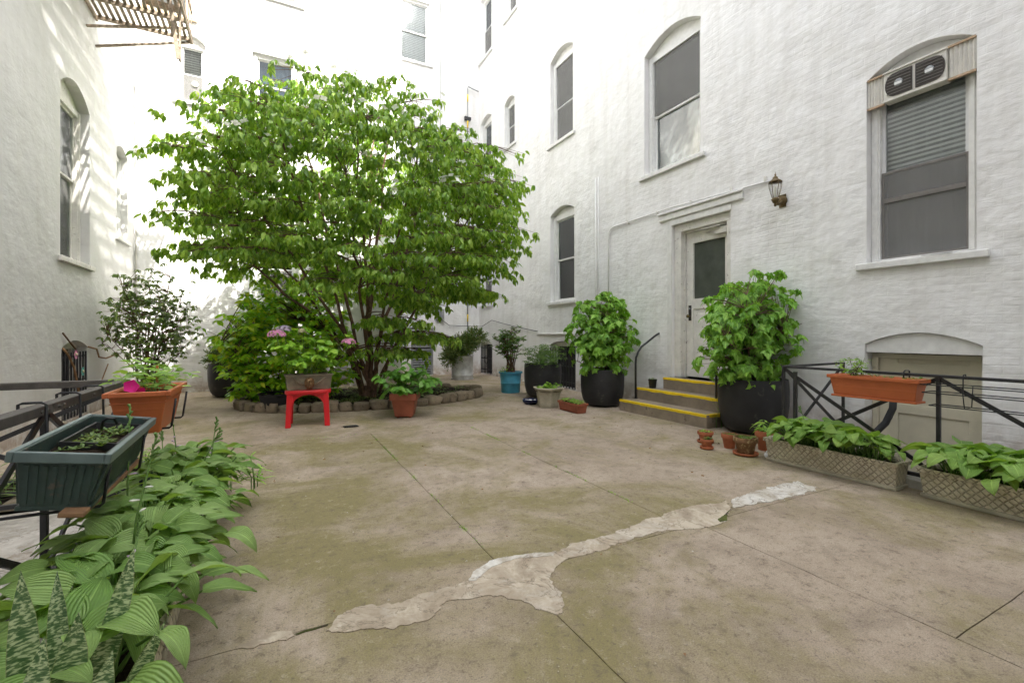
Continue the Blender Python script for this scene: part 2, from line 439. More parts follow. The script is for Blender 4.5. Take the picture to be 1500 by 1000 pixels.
# ------------------------------------------------------------------ mesh helpers
class MB:
    def __init__(s):
        s.v = []; s.f = []; s.mi = []; s.sm = []
    def add(s, vs_, fs, mi=0, sm=False, fn=None):
        o = len(s.v)
        s.v += [tuple(fn(*p)) if fn else tuple(p) for p in vs_]
        for f in fs:
            s.f.append([i+o for i in f]); s.mi.append(mi); s.sm.append(sm)
        return s
    def box(s, a, b, mi=0, fn=None, taper=0):
        x0, y0, z0 = a; x1, y1, z1 = b
        t = taper
        vs_ = [(x0+t, y0+t, z0), (x1-t, y0+t, z0), (x1-t, y1-t, z0), (x0+t, y1-t, z0), (x0, y0, z1), (x1, y0, z1), (x1, y1, z1), (x0, y1, z1)]
        return s.add(vs_, [(3, 2, 1, 0), (4, 5, 6, 7), (0, 1, 5, 4), (1, 2, 6, 5), (2, 3, 7, 6), (3, 0, 4, 7)], mi, False, fn)
    def bar(s, p, q, w, h, mi=0, up=(0, 0, 1)):
        p, q = Vector(p), Vector(q)
        d = (q-p).normalized()
        u = Vector(up)
        if abs(d.dot(u)) > .98: u = Vector((1, 0, 0))
        a = d.cross(u).normalized(); b = a.cross(d)
        vs_ = []
        for e in (p, q):
            for i, j in ((-1, -1), (1, -1), (1, 1), (-1, 1)):
                vs_.append(e+a*(i*w/2)+b*(j*h/2))
        return s.add(vs_, [(0, 1, 2, 3), (7, 6, 5, 4), (0, 4, 5, 1), (1, 5, 6, 2), (2, 6, 7, 3), (3, 7, 4, 0)], mi)
    def tube(s, pts, r, n=8, mi=0, sm=True, caps=True):
        pts = [Vector(p) for p in pts]
        rs = r if isinstance(r, (list, tuple)) else [r]*len(pts)
        vs_ = []; fs = []
        ref = None
        for i, p in enumerate(pts):
            d = (pts[min(i+1, len(pts)-1)]-pts[max(i-1, 0)])
            if d.length < 1e-9: d = Vector((0, 0, 1))
            d.normalize()
            if ref is None:
                ref = Vector((0, 0, 1)) if abs(d.z) < .9 else Vector((1, 0, 0))
            a = d.cross(ref)
            if a.length < 1e-6: a = d.cross(Vector((.3, 1, .1)))
            a.normalize(); b = a.cross(d); ref = b
            for k in range(n):
                t = 2*PI*k/n
                vs_.append(p+(a*math.cos(t)+b*math.sin(t))*rs[i])
        for i in range(len(pts)-1):
            for k in range(n):
                k2 = (k+1) % n
                fs.append((i*n+k, i*n+k2, (i+1)*n+k2, (i+1)*n+k))
        if caps:
            fs.append(tuple(range(n))); fs.append(tuple(reversed(range((len(pts)-1)*n, len(pts)*n))))
        return s.add(vs_, fs, mi, sm)
    def lathe(s, prof, c=(0, 0, 0), n=32, mi=0, sm=True, ang=0, sq=None):
        vs_ = []; fs = []
        for r, z in prof:
            for k in range(n):
                t = 2*PI*k/n+ang
                vs_.append((c[0]+r*math.cos(t), c[1]+r*math.sin(t), c[2]+z))
        m = len(prof)
        for i in range(m-1):
            for k in range(n):
                k2 = (k+1) % n
                fs.append((i*n+k, i*n+k2, (i+1)*n+k2, (i+1)*n+k))
        fs.append(tuple(reversed(range(n)))); fs.append(tuple(range((m-1)*n, m*n)))
        return s.add(vs_, fs, mi, sm)
    def prism(s, poly, w0, w1, fn=None, mi=0):
        n = len(poly)
        vs_ = [(a, b, w0) for a, b in poly]+[(a, b, w1) for a, b in poly]
        fs = [tuple(range(n)), tuple(reversed(range(n, 2*n)))]
        for i in range(n):
            j = (i+1) % n
            fs.append((i, n+i, n+j, j))
        return s.add(vs_, fs, mi, False, fn)
    def build(s, name, mats, parent=None, bevel=0, recalc=True, origin=None, seg=2):
        me = bpy.data.meshes.new(name)
        V = s.v
        if origin is not None:
            V = [(a-origin[0], b-origin[1], c-origin[2]) for a, b, c in V]
        me.from_pydata([tuple(p) for p in V], [], s.f)
        if not isinstance(mats, (list, tuple)): mats = [mats]
        for m in mats: me.materials.append(m if not isinstance(m, str) else M[m])
        me.polygons.foreach_set('material_index', s.mi)
        me.polygons.foreach_set('use_smooth', s.sm)
        if recalc:
            bm = bmesh.new(); bm.from_mesh(me)
            bmesh.ops.recalc_face_normals(bm, faces=bm.faces)
            bm.to_mesh(me); bm.free()
        o = bpy.data.objects.new(name, me)
        COL.objects.link(o)
        if parent is not None: o.parent = parent
        if origin is not None: o.location = origin
        if bevel:
            b = o.modifiers.new('bevel', 'BEVEL'); b.width = bevel; b.segments = seg
            b.limit_method = 'ANGLE'; b.angle_limit = rad(40)
        return o

def tag(o, label=None, cat=None, group=None, kind=None):
    if label: o['label'] = label
    if cat: o['category'] = cat
    if group: o['group'] = group
    if kind: o['kind'] = kind
    return o
def thing(name, label, cat, loc=(0, 0, 0), rz=0, group=None):
    o = bpy.data.objects.new(name, None); COL.objects.link(o)
    o.empty_display_size = .1
    o.location = loc; o.rotation_euler = (0, 0, rz)
    return tag(o, label, cat, group)
def copy_tree(o, parent=None):
    c = o.copy(); COL.objects.link(c)
    if parent is not None: c.parent = parent
    for ch in list(o.children): copy_tree(ch, c)
    return c
def ground_at(px, py, z=0.):
    r = (px-750)/675; c, s_ = math.cos(TH), math.sin(TH)
    d = (1.2-z)*675/(py-490)
    return (d*(r*c+s_), d*(c-r*s_))

# ------------------------------------------------------------------ leaves
def blade(L, W, nl, nw, shape, fold=.2, droop=.5, wave=0, cup=0, start=0.):
    V = []; F = []; UV = []
    y = z = 0.
    for i in range(nl+1):
        t = i/nl
        a = start-droop*t
        if i:
            y += math.cos(a)*L/nl; z += math.sin(a)*L/nl
        w = max(W/2*shape(t), W*.01)
        for j in range(nw+1):
            q = 2*j/nw-1
            V.append((q*w, y, z+fold*abs(q)*w-cup*q*q*w+wave*math.sin(t*11+q*3)*W*abs(q)))
            UV.append((j/nw, t))
    for i in range(nl):
        for j in range(nw):
            k = i*(nw+1)+j
            F.append((k, k+1, k+nw+2, k+nw+1))
    return np.array(V), F, np.array(UV)
def ovate(t): return math.sin(PI*min(1, t**.72))**.85*(1-.12*t) if 0 < t < 1 else 0
def lance(t): return math.sin(PI*t)**.9
def heart(t): return (math.sin(PI*min(1., (t*.93+.07)**.62)))**.8 if t < 1 else 0
def maple(L):
    pts = []
    spec = [(-90, .1), (-62, .42), (-40, .55), (-28, .36), (-5, .62), (18, .95), (28, .60), (45, .62), (66, .78), (78, .92), (90, 1.18)]
    r = [(math.radians(a), q) for a, q in spec]
    out = [(q*math.cos(a), q*math.sin(a)) for a, q in r]
    out += [(-x, y) for x, y in reversed(out[:-1])]
    V = [(0, .45*L*.5, 0.)]; UV = [(.5, .4)]
    for x, y in out:
        X = x*L*.5; Y = (y+.1)*L*.5
        rr = math.hypot(x, y)
        V.append((X, Y, -.16*L*rr*rr+.03*L*abs(math.sin(6*math.atan2(y, x)))))
        UV.append((.5+x*.4, .4+y*.4))
    n = len(V)-1
    F = [(0, i+1, (i+1) % n+1) for i in range(n)]
    return np.array(V), F, np.array(UV)
def orient(fwd, nrm, roll=0.):
    y = Vector(fwd).normalized(); nr = Vector(nrm)
    x = y.cross(nr)
    if x.length < 1e-4: x = y.cross(Vector((1, .2, 0)))
    x.normalize(); z = x.cross(y)
    if roll:
        c, s_ = math.cos(roll), math.sin(roll)
        x, z = x*c+z*s_, z*c-x*s_
    return np.array([[x.x, y.x, z.x], [x.y, y.y, z.y], [x.z, y.z, z.z]])
class Foliage:
    def __init__(s, protos):
        s.p = protos; s.i = []
    def add(s, pos, fwd, nrm=(0, 0, 1), sc=1., roll=0., k=None):
        k = R_.randrange(len(s.p)) if k is None else k
        s.i.append((k, np.array(tuple(pos), float), orient(fwd, nrm, roll), sc))
    def build(s, name, mat, parent, cap=0, rest='foliage', world_off=(0, 0, 0)):
        """cap biggest-looking leaves as objects called name, the rest as one stuff mesh called rest"""
        cp = np.array((0, 0, 1.2))-np.array(world_off)
        order = sorted(s.i, key=lambda q: -q[3]/max(.3, np.linalg.norm(q[1]-cp)))
        mesh = {}
        m = M[mat]
        for k, p, Rm, sc in order[:cap]:
            if k not in mesh:
                V, F, UV = s.p[k]
                me = bpy.data.meshes.new(name)
                me.from_pydata(V.tolist(), [], F)
                me.materials.append(m)
                uvl = me.uv_layers.new(name='UVMap')
                li = np.empty(len(me.loops), np.int32); me.loops.foreach_get('vertex_index', li)
                uvl.data.foreach_set('uv', UV[li].ravel())
                me.polygons.foreach_set('use_smooth', [True]*len(F))
                mesh[k] = me
            o = bpy.data.objects.new(name, mesh[k]); COL.objects.link(o)
            o.parent = parent
            mt = Matrix([list(Rm[r]*sc)+[p[r]] for r in range(3)]+[[0, 0, 0, 1]])
            o.matrix_local = mt
        if len(order) > cap:
            allV = []; allF = []; allU = []; lv = []; off = 0; ns = []
            for k, p, Rm, sc in order[cap:]:
                V, F, UV = s.p[k]
                allV.append(V@Rm.T*sc+p); allU.append(UV); lv.append(np.full(len(V), R_.random()))
                allF += [tuple(a+off for a in f) for f in F]
                off += len(V)
            V = np.vstack(allV); U = np.vstack(allU)
            me = bpy.data.meshes.new(rest)
            nf = len(allF)
            tot = [len(f) for f in allF]
            me.vertices.add(len(V)); me.vertices.foreach_set('co', V.ravel())
            flat = np.fromiter((a for f in allF for a in f), np.int32)
            me.loops.add(len(flat)); me.loops.foreach_set('vertex_index', flat)
            me.polygons.add(nf)
            me.polygons.foreach_set('loop_start', np.concatenate(([0], np.cumsum(tot)[:-1])).astype(np.int32))
            me.polygons.foreach_set('loop_total', np.array(tot, np.int32))
            me.update(calc_edges=True)
            me.materials.append(m)
            uvl = me.uv_layers.new(name='UVMap'); uvl.data.foreach_set('uv', U[flat].ravel())
            at = me.attributes.new('lv', 'FLOAT', 'POINT'); at.data.foreach_set('value', np.concatenate(lv))
            me.polygons.foreach_set('use_smooth', [True]*nf)
            o = bpy.data.objects.new(rest, me); COL.objects.link(o)
            o.parent = parent
            o['kind'] = 'stuff'
            return o
def rv(a=1.):
    return Vector((R_.uniform(-a, a), R_.uniform(-a, a), R_.uniform(-a, a)))
def gauss(a, b): return R_.gauss(a, b)
# ------------------------------------------------------------------ ground, floor slabs, areaways
XR, XL, YB, YR, HT = 5.7, -2.45, 11.6, 13.2, 16.0
def sheet(name, outer, holes, z, mat, kind='structure', label=None):
    polys = [[Vector((x, y, 0)) for x, y in outer]]+[[Vector((x, y, 0)) for x, y in h] for h in holes]
    tris = tessellate_polygon(polys)
    pts = [p for q in polys for p in q]
    mb = MB(); mb.add([(p.x, p.y, z) for p in pts], [tuple(t) for t in tris])
    o = mb.build(name, mat)
    if o.data.polygons[0].normal.z < 0: o.data.flip_normals()
    if kind: o['kind'] = kind
    return o
pitR = [(4.56, -4), (XR+.4, -4), (XR+.4, 2.8), (4.56, 2.8)]
sheet('ground', [(-300, -300), (300, -300), (300, 300), (-300, 300)], [pitR], -.07, 'groundmat')
a = MB()
a.add([(4.56, -4, -.07), (4.56, 2.8, -.07), (4.56, 2.8, -1.15), (4.56, -4, -1.15)], [(0, 1, 2, 3)])
a.add([(4.56, 2.8, -.07), (XR, 2.8, -.07), (XR, 2.8, -1.15), (4.56, 2.8, -1.15)], [(0, 1, 2, 3)])
a.add([(4.56, -4, -1.15), (XR+.4, -4, -1.15), (XR+.4, 2.8, -1.15), (4.56, 2.8, -1.15)], [(0, 1, 2, 3)])
a.build('areaway_pit', 'pale_slab')['kind'] = 'structure'
# paving: base of mossy dirt with one object for each concrete slab
floor = thing('courtyard_floor', None, None); floor['kind'] = 'structure'
base = sheet('joint_bed', [(-.72, -5), (4.56, -5), (4.56, 2.8), (XR, 2.8), (XR, YR), (XL, YR), (XL, 4.47), (-.72, 4.47)], [], -.012, 'joint', kind=None)
base.parent = floor
def slab(pts, z=0.):
    """slab outline with slightly worn, wandering edges and a real edge down to the joint"""
    out = []
    n = len(pts)
    for i in range(n):
        p, q = Vector(pts[i]).to_3d(), Vector(pts[(i+1) % n]).to_3d()
        m = max(1, int((q-p).length/.09))
        for k in range(m):
            c = p.lerp(q, k/m)
            j = noise.noise_vector(c*4.7)*.006+noise.noise_vector(c*21)*.004
            if k == 0: j *= .3
            out.append((c.x+j.x, c.y+j.y))
    tris = tessellate_polygon([[Vector((x, y, 0)) for x, y in out]])
    mb = MB(); k = len(out)
    mb.add([(x, y, z) for x, y in out]+[(x, y, z-.03) for x, y in out], [tuple(t) for t in tris]+[(i, (i+1) % k, (i+1) % k+k, i+k) for i in range(k)])
    o = mb.build('concrete_slab', 'concrete', floor)
    return o
g = .0025
for x0, x1, y0, y1 in [(-.72, 1.05, 2.05, 5.75), (1.05, 2.28, 2.05, 5.75), (-.72, 1.08, -1.2, 2.05), (1.08, 2.4, -1.2, 2.05), (2.4, 4.56, .81, 2.05), (2.4, 4.56, -1.2, .81),
                       (-.72, 2.4, -5, -1.2), (2.4, 4.56, -5, -1.2)]:
    slab([(x0+g, y0+g), (x1-g, y0+g), (x1-g, y1-g), (x0+g, y1-g)])
slab([(2.28+g, 2.05+g), (4.56, 2.05+g), (4.56, 2.8), (XR, 2.8), (XR, 5.9-g), (2.28+g, 5.75-g)])
slab([(-.72, 5.75+g), (1.05, 5.75+g), (2.28, 5.75+g), (XR, 5.9+g), (XR, YR), (XL, YR), (XL, 5.3), (-1.7, 5.3), (-1.7, 4.47), (-.722, 4.47)])
# pale sunk areaway floor left of the railing with a strip of planting beyond it
sheet('areaway_floor', [(XL, -5), (-.99, -5), (-.99, 4.44), (XL, 4.44)], [], -.045, 'pale_slab')
kb = MB(); kb.box((-1.0, -5, -.06), (-.86, 4.3, .035)); kb.box((-.86, -5, -.06), (-.722, 4.44, .006)); kb.box((XL, 4.44, -.06), (-1.7, 4.5, .03))
kb.build('kerb', 'kerb', bevel=.01)['kind'] = 'structure'
sheet('planting_soil', [(XL, 4.5), (-1.7, 4.5), (-1.7, 5.3), (XL, 5.3)], [], .0, 'soil')
kr = MB(); kr.box((4.44, -4, -.06), (4.56, 2.86, .07)); kr.box((4.56, 2.78, -.06), (XR, 2.9, .05))
kr.build('kerb', 'kerb', bevel=.01)['kind'] = 'structure'

# mortar repair along the crack (thin real layers on the slabs)
def crop6(pts): return [ground_at(400+.6*x, 620+.6*y) for x, y in pts]
def patch(pts, z, mat, amp=.018):
    pts = [Vector((*p, 0)) for p in pts]
    out = []
    n = len(pts)
    for i in range(n):
        p, q = pts[i], pts[(i+1) % n]
        m = max(1, int((q-p).length/.009))
        for k in range(m):
            c = p.lerp(q, k/m)
            j = noise.noise_vector(c*11)*amp*1.2+noise.noise_vector(c*34)*amp*.8+noise.noise_vector(c*90)*amp*.35
            out.append(Vector((c.x+j.x, c.y+j.y, 0)))
    tris = tessellate_polygon([out])
    mb = MB(); k = len(out)
    mb.add([(p.x, p.y, z) for p in out]+[(p.x, p.y, z-.008) for p in out], [tuple(t) for t in tris]+[(i, (i+1) % k, (i+1) % k+k, i+k) for i in range(k)])
    o = mb.build('mortar_patch', mat); o['kind'] = 'structure'
    return o
patch(crop6([(130, 508), (150, 480), (200, 450), (270, 438), (300, 445), (390, 410), (430, 400), (470, 388), (485, 372), (530, 340), (560, 330), (640, 320), (690, 316), (730, 295), (800, 278), (850, 262), (900, 240), (960, 220), (1030, 200), (1090, 195), (1112, 188), (1118, 212), (1105, 240), (1080, 250), (1030, 258), (960, 262), (900, 275), (850, 292), (790, 315), (735, 328), (700, 345), (678, 365), (672, 385), (690, 405), (708, 430), (700, 460), (685, 465), (640, 447), (590, 428), (540, 422), (490, 425), (440, 428), (410, 450), (390, 475), (340, 490), (260, 500), (200, 508), (160, 512)]), .004, 'patch')
W = 'patchwhite'
patch(crop6([(1122, 186), (1170, 168), (1240, 150), (1280, 141), (1300, 150), (1325, 155), (1318, 166), (1290, 173), (1240, 186), (1160, 201), (1125, 206)]), .005, W)
patch(crop6([(476, 386), (492, 364), (532, 336), (562, 328), (640, 317), (692, 314), (684, 324), (600, 331), (556, 342), (525, 358), (494, 386)]), .006, W, .010)
patch(crop6([(-5, 516), (30, 508), (46, 518), (30, 530), (0, 539), (-50, 550), (-84, 548), (-60, 534)]), .004, 'patch')
patch(crop6([(1085, 236), (1100, 226), (1115, 212), (1120, 204), (1110, 222), (1108, 238), (1092, 242)]), .006, 'joint', .004)
patch(crop6([(45, 516), (90, 502), (135, 490), (132, 494), (90, 506), (48, 519)]), .003, 'joint', .004)

dr = MB()
dr.box((-.09, -.06, 0), (.09, .06, .006))
for i in range(6): dr.box((-.08+i*.028, -.05, .006), (-.068+i*.028, .05, .010))
o = dr.build('drain_cover', 'black_iron', origin=(0, 0, 0)); o.location = (.9, 6.3, .004)
tag(o, 'small dark metal drain cover in the concrete between red stool and square pot', 'drain cover')

# ------------------------------------------------------------------ buildings
def fR(u, v, w): return (XR+w, u, v)
def fL(u, v, w): return (XL-w, u, v)
def fB(u, v, w): return (u, YB+w, v)
def fB2(u, v, w): return (u, YR+w, v)
def fP(u, v, w): return (u, 11.3+w, v)
def arch_pts(u0, u1, z0, z1, rise, n=10):
    pts = [(u0, z0), (u1, z0)]
    for i in range(n+1):
        u = u1+(u0-u1)*i/n
        q = (2*i/n-1)
        pts.append((u, z1+rise*(1-q*q)))
    if rise == 0: pts = [(u0, z0), (u1, z0), (u1, z1), (u0, z1)]
    return pts
def wall(fn, outline, holes, mat, parent, reveal=.3, name='wall'):
    polys = [outline]+holes
    tris = tessellate_polygon([[Vector((a, b, 0)) for a, b in q] for q in polys])
    pts = [p for q in polys for p in q]
    mb = MB()
    mb.add([fn(a, b, 0) for a, b in pts], [tuple(t) for t in tris])
    for h in holes:
        n = len(h)
        mb.add([fn(a, b, 0) for a, b in h]+[fn(a, b, reveal) for a, b in h], [(i, (i+1) % n, n+(i+1) % n, n+i) for i in range(n)])
    o = mb.build(name, mat, parent)
    return o

def window(par, fn, u0, u1, z0, z1, rise=.1, dep=.13, upper='blind', lower='screen', meet=.5, sash='white', sill=True, cas=.07, casmat='white', backing='curtain', sillmat='white'):
    """double-hung window as a part: casing with arched head; sashes, panes, screen, blinds and sill as sub-parts"""
    m = MB()
    zt = z1-.015 if rise else z1
    m.box((u0+.004, z0, dep-.03), (u0+cas, zt, dep+.07), fn=lambda a, b, c: fn(a, b, c))
    m.box((u1-cas, z0, dep-.03), (u1-.004, zt, dep+.07), fn=fn)
    m.box((u0+cas, zt-cas, dep-.028), (u1-cas, zt, dep+.07), fn=fn)
    m.box((u0+cas, z0, dep-.02), (u1-cas, z0+.035, dep+.09), fn=fn)
    if rise:
        n = 10
        poly = [(u0+.004, z1-.02), (u1-.004, z1-.02)]+[(u1-.004+(u0-u1+.008)*i/n, z1-.004+rise*(1-(2*i/n-1)**2)) for i in range(n+1)]
        m.prism(poly, dep-.005, dep+.06, fn)
    m.box((u0+cas*.45, z0+.03, dep-.045), (u0+cas*.8, zt-.02, dep-.03), fn=fn)
    m.box((u1-cas*.8, z0+.03, dep-.045), (u1-cas*.45, zt-.02, dep-.03), fn=fn)
    w = m.build('window', casmat, par)
    a0, a1, b0, b1 = u0+cas, u1-cas, z0+.035, zt-cas
    zm = b0+(b1-b0)*meet
    r = .035
    for nm, c0, c1, w0 in (('upper_sash', zm-.015, b1, dep+.01), ('lower_sash', b0, zm+.015, dep+.04)):
        s = MB()
        s.box((a0+.001, c0, w0), (a0+r, c1, w0+.028), fn=fn); s.box((a1-r, c0, w0), (a1-.001, c1, w0+.028), fn=fn)
        s.box((a0+r, c1-r*.9, w0+.001), (a1-r, c1, w0+.027), fn=fn); s.box((a0+r, c0, w0+.001), (a1-r, c0+r*.9, w0+.027), fn=fn)
        s.build(nm, sash, w)
        p = MB(); p.box((a0+r-.002, c0+r*.9-.002, w0+.011), (a1-r+.002, c1-r*.9+.002, w0+.016), fn=fn)
        p.build('pane', 'glass', w)
    if lower == 'screen':
        s = MB(); s.box((a0+.004, b0+.003, dep-.004), (a0+.024, zm+.01, dep+.006), fn=fn); s.box((a1-.024, b0+.003, dep-.004), (a1-.004, zm+.01, dep+.006), fn=fn)
        s.box((a0+.024, zm-.012, dep-.004), (a1-.024, zm+.01, dep+.006), fn=fn); s.box((a0+.024, b0+.003, dep-.004), (a1-.024, b0+.02, dep+.006), fn=fn)
        s.build('screen_frame', 'darksash' if sash != 'white' else 'alu', w)
        s = MB(); s.box((a0+.024, b0+.02, dep), (a1-.024, zm-.012, dep+.002), fn=fn); s.build('insect_screen', 'screen', w)
    if upper == 'screen':
        s = MB(); s.box((a0+.01, zm+.02, dep-.002), (a1-.01, b1-.004, dep), fn=fn); s.build('insect_screen', 'screen', w)
    if upper == 'blind' or lower == 'blind':
        s = MB()
        lo = b0+.03 if lower == 'blind' else zm+.01
        lo = min(lo, zm+.01)
        nn = int((b1-lo)/.05)
        for i in range(nn):
            z = lo+(b1-lo)*i/nn+R_.uniform(-.002, .002)
            s.add([fn(a0+.02, z, dep+.08), fn(a1-.02, z, dep+.08), fn(a1-.02, z+.030, dep+.092), fn(a0+.02, z+.030, dep+.092)], [(0, 1, 2, 3)])
        s.build('window_blind', 'blind', w)
    if backing:
        s = MB()
        nn = 24
        for i in range(nn+1):
            u = u0+(u1-u0)*i/nn
            ww = dep+.19+.018*math.sin(i*1.9)+.008*math.sin(i*4.1)
            if i == 0 or i == nn: ww = dep+.17
            s.v += [fn(u, z0-.02, ww), fn(u, z1+rise, ww)]
        for i in range(nn):
            s.f.append((2*i, 2*i+2, 2*i+3, 2*i+1)); s.mi.append(0); s.sm.append(True)
        s.build('curtain', backing, w)  # backing board; in the dark_room colour it stands for the unlit room
    if sill:
        s = MB(); s.box((u0-.09, z0-.075, -.05), (u1+.09, z0-.003, -.003), fn=fn)
        s.box((u0+.003, z0-.02, -.003), (u1-.003, z0-.001, dep+.0), fn=fn)
        s.build('window_sill', sillmat, w, bevel=.012)
    return w
def grille(par, fn, u0, u1, z0, z1, rise, dep=.10, n=8, name='window', arr=True):
    m = MB()
    bk = MB(); bk.box((u0, z0, dep+.12), (u1, z1+rise, dep+.14), fn=fn)
    zt = z1-.02
    poly = [(u0+.004, z1-.02), (u1-.004, z1-.02)]+[(u1-.004+(u0-u1+.008)*i/8, z1-.004+rise*(1-(2*i/8-1)**2)) for i in range(9)]
    m.prism(poly, dep, dep+.06, fn)
    m.box((u0+.002, z0, dep+.07), (u0+.06, zt, dep+.1), fn=fn); m.box((u1-.06, z0, dep+.07), (u1-.002, zt, dep+.1), fn=fn)
    w = m.build(name, 'greysheet' if not arr else 'white_old', par)
    bk.build('pane', 'darkin', w)  # backing board, its dark colour stands for the unlit room behind the bars
    s = MB()
    s.box((u0+.01, z1-.14, dep-.08), (u1-.01, z1-.11, dep-.07), fn=fn); s.box((u0+.01, z0+.12, dep-.08), (u1-.01, z0+.15, dep-.07), fn=fn)
    s.box((u0+.01, (z0+z1)/2, dep-.08), (u1-.01, (z0+z1)/2+.03, dep-.07), fn=fn)
    s.build('grille_rail', 'black_iron', w)
    for i in range(n):
        u = u0+.03+(u1-u0-.06)*i/(n-1)
        s = MB(); s.box((u-.009, z0+.01, dep-.099), (u+.009, z1-.06, dep-.081), fn=fn)
        s.build('grille_bar', 'black_iron', w)
    sc = MB()
    uc = (u0+u1)/2; zc = (z0+z1)/2-.08
    for q in (-1, 1):
        pts = [fn(uc+q*(.03+.07*math.sin(t*.9)), zc+.16*math.cos(t*.6), dep-.11) for t in range(0, 7)]
        sc.tube(pts, .007, 5)
    sc.build('scrollwork', 'black_iron', w)
    return w

# --- right wing
RB = thing('apartment_building', 'long white brick wing on the right with the paint-chipped door and arched windows', 'building', (XR, 4, 0)); RB.location = (0, 0, 0)
holes = []
def H(*a): holes.append(arch_pts(*a)); return a
wins = [
 (H(1.78, 2.66, 1.97, 3.93, .16), dict(dep=.12, upper='blind', lower='screen', sash='alu', meet=.50, cas=.085, backing='curtain')),
 (H(4.84, 6.02, 3.93, 5.98, .20), dict(dep=.13, upper='screen', lower='none', meet=.5, cas=.10, backing='curtain')),
 (H(8.16, 9.07, 5.55, 7.45, .16), dict(dep=.12, upper='screen', lower='screen', meet=.45, cas=.10)),
 (H(8.11, 9.06, 1.95, 3.92, .14), dict(dep=.12, upper='none', lower='none', meet=.5, cas=.10, backing='darkin')),
 (H(10.84, 11.45, 6.32, 7.52, .14), dict(dep=.12, upper='screen', lower='screen', cas=.07)),
 (H(10.76, 11.38, 9.84, 11.3, .14), dict(dep=.12, upper='none', lower='screen', cas=.07)),
 (H(12.3, 13.1, 9.6, 11.45, .12), dict(dep=.12, upper='none', lower='screen', cas=.07)),
 (H(12.3, 13.08, 6.05, 7.66, .14), dict(dep=.12, upper='blind', lower='screen', cas=.07)),
 (H(12.28, 13.02, 2.1, 3.6, .0), dict(dep=.10, upper='none', lower='screen', cas=.08)),
 (H(8.16, 9.07, 9.15, 11.1, .16), dict(dep=.12, upper='blind', lower='screen', cas=.10)),
 (H(4.84, 6.02, 7.6, 9.6, .18), dict(dep=.12, upper='blind', lower='screen', cas=.10)),
 (H(1.78, 2.66, 5.6, 7.6, .16), dict(dep=.12, upper='blind', lower='screen', cas=.08)),
]
grl = [H(8.06, 9.1, .02, .96, .10), H(12.25, 13.1, .02, .93, .10)]
door = (4.33, 5.40, .52, 2.95)
holes.append([(door[0], door[2]), (door[1], door[2]), (door[1], door[3]), (door[0], door[3])])
pd = (1.74, 2.68, -1.14, 1.10, .12)
holes.append(arch_pts(*pd))
wall(fR, [(-8, -1.15), (YR, -1.15), (YR, HT), (-8, HT)], holes, 'wall_right', RB, .32)
ro = MB(); ro.box((XR-.12, -8, HT), (XR+10, YR+8, HT+.25)); ro.build('roof', 'groundmat', RB)
for i, (a, k) in enumerate(wins):
    w = window(RB, fR, *a, **k)
    if i == 0:
        s = MB(); s.box((1.78+.11, 2.60, .108), (2.66-.11, 2.645, .114), fn=fR); s.build('screen_bar', 'darksash', w)
for i, a in enumerate(grl): grille(RB, fR, *a, n=10 if i == 0 else 8)
# belt ledge above basement window
b = MB(); b.box((7.95, 1.20, -.035), (9.6, 1.235, -.001), fn=fR); b.build('ledge', 'white', RB, bevel=.006)
# hood strips next to the big window
# door
u0, u1, z0, z1 = door
d = MB()
d.box((u1-.14, z0, .05), (u1-.004, z1-.12, .20), fn=fR); d.box((u0+.004, z0, .05), (u0+.10, z1-.12, .20), fn=fR)
d.box((u0+.004, z1-.12, .048), (u1-.004, z1-.004, .20), fn=fR)
d.box((u1-.16, z0, .12), (u1-.1405, z1-.14, .19), fn=fR)
d.box((u0+.101, z1-.145, .12), (u1-.161, z1-.121, .19), fn=fR)
dd = d.build('door', 'white_old', RB, bevel=.004)
a0, a1, b0, b1 = u0+.105, u1-.165, z0+.02, z1-.15
l = MB(); w0, w1 = .15, .19
l.box((a0, b0, w0), (a0+.10, b1, w1), fn=fR); l.box((a1-.13, b0, w0), (a1, b1, w1), fn=fR)
l.box((a0+.10, b1-.17, w0), (a1-.13, b1, w1), fn=fR); l.box((a0+.10, b0, w0), (a1-.13, b0+.24, w1), fn=fR)
l.box((a0+.10, b0+1.06, w0), (a1-.13, b0+1.22, w1), fn=fR)
l.box((a0+.10, b0+.24, w0+.015), (a1-.13, b0+1.06, w1-.01), fn=fR)
l.build('door_leaf', 'white_old', dd, bevel=.004)
pn = MB(); pn.box((a0+.14, b0+.30, w0+.004), (a1-.17, b0+.99, w0+.015), fn=fR); pn.build('door_panel', 'white_old', dd, bevel=.006)
def frost():
    t = NT('dull_wired_glass')
    n = t.noise(5, 4, .6, t.pos())
    return t.fin(t.ramp(n, [(.3, (.055, .063, .052)), (.7, (.085, .095, .08))]), .45, None, 0, .35)
M['frost'] = frost()
gp = MB(); gp.box((a0+.095, b0+1.215, w0+.028), (a1-.125, b1-.165, w0+.033), fn=fR); gp.build('pane', 'frost', dd)
lp = MB(); lp.box((a1-.095, b0+.88, w0-.008), (a1-.04, b0+1.12, w0-.0005), fn=fR); lp.build('lock_plate', 'dark_brown', dd, bevel=.003)
kn = MB(); c = fR(a1-.068, b0+.95, w0-.008)
kn.tube([c, (c[0]-.025, c[1], c[2]), (c[0]-.04, c[1], c[2]), (c[0]-.055, c[1], c[2]), (c[0]-.062, c[1], c[2])], [.012, .012, .026, .026, .012], 14); kn.build('door_knob', 'brass', dd)
c = fR(a1-.068, b0+1.07, w0-.008); kn = MB(); kn.tube([c, (c[0]-.012, c[1], c[2])], .014, 12); kn.build('lock_cylinder', 'steel', dd)
